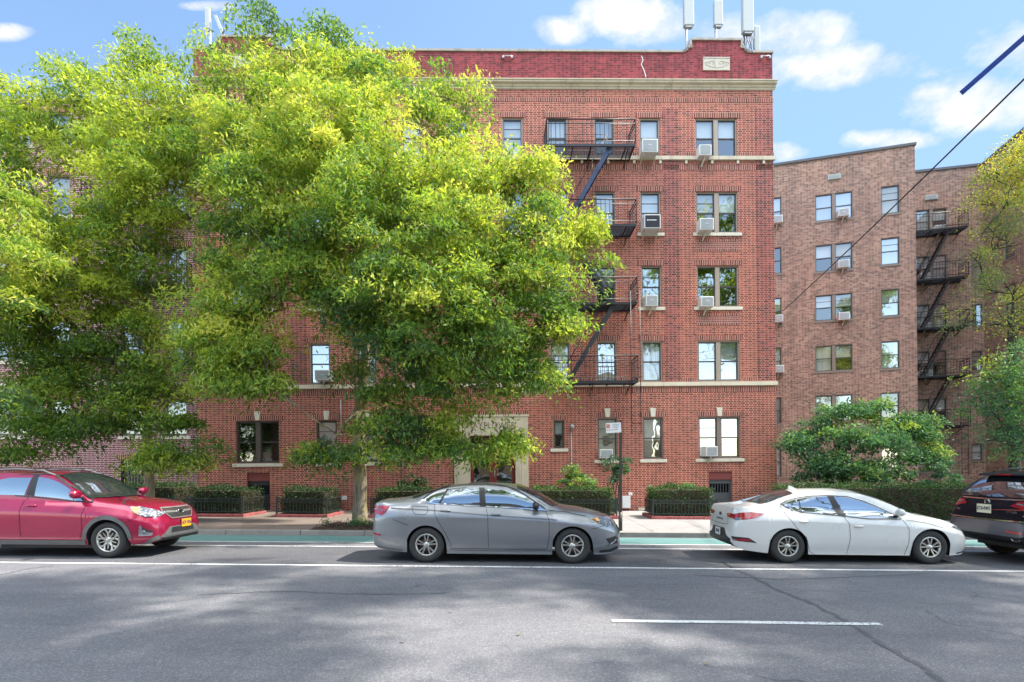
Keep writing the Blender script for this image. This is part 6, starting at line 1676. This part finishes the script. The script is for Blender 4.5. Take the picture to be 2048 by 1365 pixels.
# --- hedges, bushes
def hedge(label, boxes, mat_frame, n_per=900, ls=(.055, .03), mat='leaf_hedge', tone=.5, name='hedge', rnd=.05, cat='hedge', group='clipped hedges along the pavement', topt=.2):
    rgn = np.random.default_rng(abs(hash(label)) % 9999 if False else len(label) * 31 + len(boxes))
    x0, x1, y0, y1, z0, z1 = boxes
    rt = empty(name, mat_frame @ T((x0 + x1) / 2, (y0 + y1) / 2, z0), label, cat, group)
    hx, hy, hz = (x1 - x0) / 2, (y1 - y0) / 2, z1 - z0
    A_ = 2 * hx * hz + 2 * hy * hz + 4 * hx * hy * .5; n = int(n_per * (2 * hx * hz * 1.3 + 4 * hy * hz + 4 * hx * hy))
    u = rgn.random(n); w1, w2, w3 = 2 * hx * hz * 1.3, 4 * hy * hz, 4 * hx * hy; tot = w1 + w2 + w3
    P = np.zeros((n, 3)); s_ = rgn.random(n); a = rgn.uniform(-1, 1, n); c_ = rgn.random(n)
    f = s_ < w1 / tot; sdd = (s_ >= w1 / tot) & (s_ < (w1 + w2) / tot); tp = s_ >= (w1 + w2) / tot
    P[f] = np.stack([a[f] * hx, np.full(f.sum(), -hy), c_[f] * hz], 1)
    P[sdd] = np.stack([np.sign(rgn.uniform(-1, 1, sdd.sum())) * hx, a[sdd] * hy, c_[sdd] * hz], 1)
    P[tp] = np.stack([a[tp] * hx, rgn.uniform(-1, 1, tp.sum()) * hy, np.full(tp.sum(), hz)], 1)
    wob = .05 * np.sin(P[:, 0] * 4.1 + len(label)) + .04 * np.sin(P[:, 0] * 9.7 + 2 + len(label)) + .03 * np.sin(P[:, 1] * 7)
    P[tp, 2] += wob[tp]; P += rgn.normal(size=P.shape) * rnd
    P[:, 2] = np.maximum(P[:, 2], .02)
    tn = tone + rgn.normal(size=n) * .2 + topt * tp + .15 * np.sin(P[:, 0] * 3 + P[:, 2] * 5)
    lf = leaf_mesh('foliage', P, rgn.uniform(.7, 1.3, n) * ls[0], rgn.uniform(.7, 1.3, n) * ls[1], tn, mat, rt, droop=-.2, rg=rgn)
    b = MB(); i_ = .06; b.box(-hx + i_, hx - i_, -hy + i_, hy - i_, 0, hz - i_); b.build('dark_core', 'mulch', rt)  # solid dark brown box filling the hedge behind its leaves
    return rt
def fence(label, x0, x1, y, mat_frame=S, h=.62, z=SW, ret=(None, None)):
    rt = empty('iron_fence', mat_frame @ T(x0, y, z), label, 'fence', 'low iron fences round the front beds'); L_ = x1 - x0
    b = MB(); b.box(-.06, L_ + .06, -.06, .06, -.05, .10); b.build('brick_edging', 'brick_edge', rt, bevel=.01)
    for i in range(int(L_ / .12)):
        pass
    b = MB()
    b.box(0, L_, -.012, .012, .16, .185); b.box(0, L_, -.012, .012, h - .02, h); b.box(0, L_, -.012, .012, h - .13, h - .11)
    n = int(L_ / .11)
    for i in range(n + 1):
        u = L_ * i / n; b.box(u - .008, u + .008, -.008, .008, .16, h - .02)
        if i < n: b.lathe([(.022, -.006), (.03, -.006), (.03, .006), (.022, .006), (.022, -.006)], 8, 0, 'y', (u + L_ / n / 2, 0, h - .065))
    b.build('rails', 'iron_fence', rt)
    k = max(1, round(L_ / 1.9))
    for i in range(k + 1):
        u = L_ * i / k; b = MB(); b.box(u - .022, u + .022, -.022, .022, .08, h + .06); b.build('post', 'iron_fence', rt)
    for side, e in zip(ret, (0, L_)):
        if side:
            b = MB(); b.box(e - .01, e + .01, 0, side, .16, .185); b.box(e - .01, e + .01, 0, side, h - .02, h)
            for i in range(int(side / .11)): b.box(e - .007, e + .007, i * .11, i * .11 + .014, .16, h)
            b.build('return_rail', 'iron_fence', rt)
            b = MB(); b.box(e - .06, e + .06, .06, side, -.05, .10); b.build('return_edging', 'brick_edge', rt)
    return rt
def sx(px): return gp(px, 1037, SW)[0]
FY = FENCE_Y
segs = [(200, 325, 'low iron fence behind the red crossover bonnet', 'dark clipped hedge behind the red crossover bonnet', .72, .30),
        (352, 470, 'low iron fence right of the thin trunk tree', 'dark clipped hedge right of the thin trunk tree', .62, .3),
        (542, 646, 'low iron fence between the dark basement door and the red hatch', 'dark clipped hedge between the dark basement door and the red hatch', .60, .3),
        (738, 905, 'low iron fence behind the tail of the grey saloon', 'dark clipped hedge behind the tail of the grey saloon', .62, .35),
        (1062, 1231, 'low iron fence left of the parking sign', 'green clipped hedge left of the parking sign', .66, .6),
        (1302, 1424, 'low iron fence between the parking sign and the white saloon', 'green clipped hedge between the parking sign and the white saloon', .70, .62)]
for a, e, lf_, lh_, hh, tn in segs:
    xa, xe = sx(a), sx(e); fence(lf_, xa, xe, FY, ret=(1.5, 1.5))
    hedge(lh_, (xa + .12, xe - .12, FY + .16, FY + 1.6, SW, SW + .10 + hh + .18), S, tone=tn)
xa, xe = gp(1560, 1037, SW)[0], gp(2200, 1037, SW)[0]
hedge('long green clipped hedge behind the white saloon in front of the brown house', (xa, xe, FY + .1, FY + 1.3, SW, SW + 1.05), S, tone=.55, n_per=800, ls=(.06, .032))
# loose bushes
def bush(label, parts, mat, tone, Y, ls=(.08, .045), dens=4.0, name='shrub', trunk=None, per=70):
    rgn = np.random.default_rng(len(label)); lobes = [LB(px, py, r_, Y, 1, tone, dep=.8) for px, py, r_ in parts]
    cx_ = sum(l[0] for l in lobes) / len(lobes); rt = empty(name, T(cx_, Y, 0), label, 'shrub')
    P, TN, OUT = crown_points([(l[0] - cx_, l[1] - Y, *l[2:]) for l in lobes], dens, rgn, clump_r=(.10, .22), per=per); n = len(P)
    leaf_mesh('foliage', P, rgn.uniform(.7, 1.3, n) * ls[0], rgn.uniform(.7, 1.3, n) * ls[1], TN, mat, rt, droop=.1, outward=OUT, rg=rgn)
    b = MB(); rg_ = random.Random(2)
    zt_ = min(l[2] for l in lobes)
    for l in lobes:
        limb(b, (trunk or 0., .1, .1), (l[0] - cx_, l[1] - Y, l[2]), .03, .01, rg_, n=5, seg=5)
    b.build('stem', 'bark_dark', rt); return rt
bush('rounded light green bush on the wall behind the hedge left of the parking sign', [(1140, 960, 22), (1165, 955, 24), (1182, 985, 18), (1150, 985, 20)], 'leaf_dogwood', .75, 18.9)
bush('dark grey green bush hanging under the window behind the parking sign', [(1222, 935, 16), (1240, 945, 16), (1226, 955, 13), (1245, 930, 12)], 'leaf_dogwood', .15, 19.6, trunk=.1)
bush('dark rounded evergreen behind the boot of the grey saloon', [(818, 970, 16), (838, 972, 14), (808, 980, 10)], 'leaf_hedge', .3, 19.2)
bush('small loose green plant on top of the hedge near the white saloon', [(1370, 985, 12), (1378, 978, 8)], 'leaf_dogwood', .7, 18.6)
bush('low dark shrub below the dogwood, beside the red building corner', [(1660, 965, 16), (1690, 970, 14), (1585, 985, 14)], 'leaf_hedge', .45, 19.2)
bush('rounded dark shrub right of the dogwood behind the long hedge', [(1880, 955, 28), (1860, 970, 20), (1905, 972, 18)], 'leaf_dogwood', .2, 19.6)
# tree pit with mulch and low weeds
x_, y_ = gp(720, 1052, SW)
b = MB(); b.face([(x_ - 1.0, KERB + .18, SW + .012), (x_ + .7, KERB + .18, SW + .012), (x_ + .7, y_ + .9, SW + .012), (x_ - 1.0, y_ + .9, SW + .012)]); o = b.build('tree_pit', 'mulch'); o.matrix_world = S; o['kind'] = 'structure'
rgn = np.random.default_rng(3); n = 1500
P = np.stack([rgn.uniform(x_ - .95, x_ + .65, n), rgn.uniform(KERB + .2, y_ + .8, n), SW + .02 + np.abs(rgn.normal(size=n)) * .035], 1)
o = leaf_mesh('mulch_chips', P, rgn.uniform(.02, .07, n), rgn.uniform(.015, .03, n), rgn.random(n) * .4, 'leaf_hedge', None, droop=0, rg=rgn); o.data.materials.clear(); o.data.materials.append(M['mulch']); o.matrix_world = S
o['kind'] = 'stuff'; o['label'] = 'brown mulch and twigs round the foot of the big tree'; o['category'] = 'mulch'
n = 900; cxs = rgn.normal(size=(6, 2)) * [.45, .2]; k = rgn.integers(0, 6, n)
P = np.stack([x_ + .1 + cxs[k, 0] + rgn.normal(size=n) * .09, y_ - .1 + cxs[k, 1] + rgn.normal(size=n) * .07, SW + .03 + np.abs(rgn.normal(size=n)) * .10], 1)
o = leaf_mesh('weeds', P, rgn.uniform(.04, .09, n), rgn.uniform(.015, .03, n), .5 + rgn.normal(size=n) * .2, 'leaf_dogwood', None, droop=-.6, rg=rgn); o.matrix_world = S
o['kind'] = 'stuff'; o['label'] = 'low green weeds growing round the foot of the big tree'; o['category'] = 'weeds'
# lawn of the court behind the long hedge
b = MB(); x0 = gp(1500, 1037, SW)[0]; b.face([(x0, FY + 1.4, .13), (60, FY + 1.4, .13), (60, 60, .13), (x0, 60, .13)]); o = b.build('court_lawn', 'soil'); o.matrix_world = S; o['kind'] = 'structure'
print('LEAVES', NL)
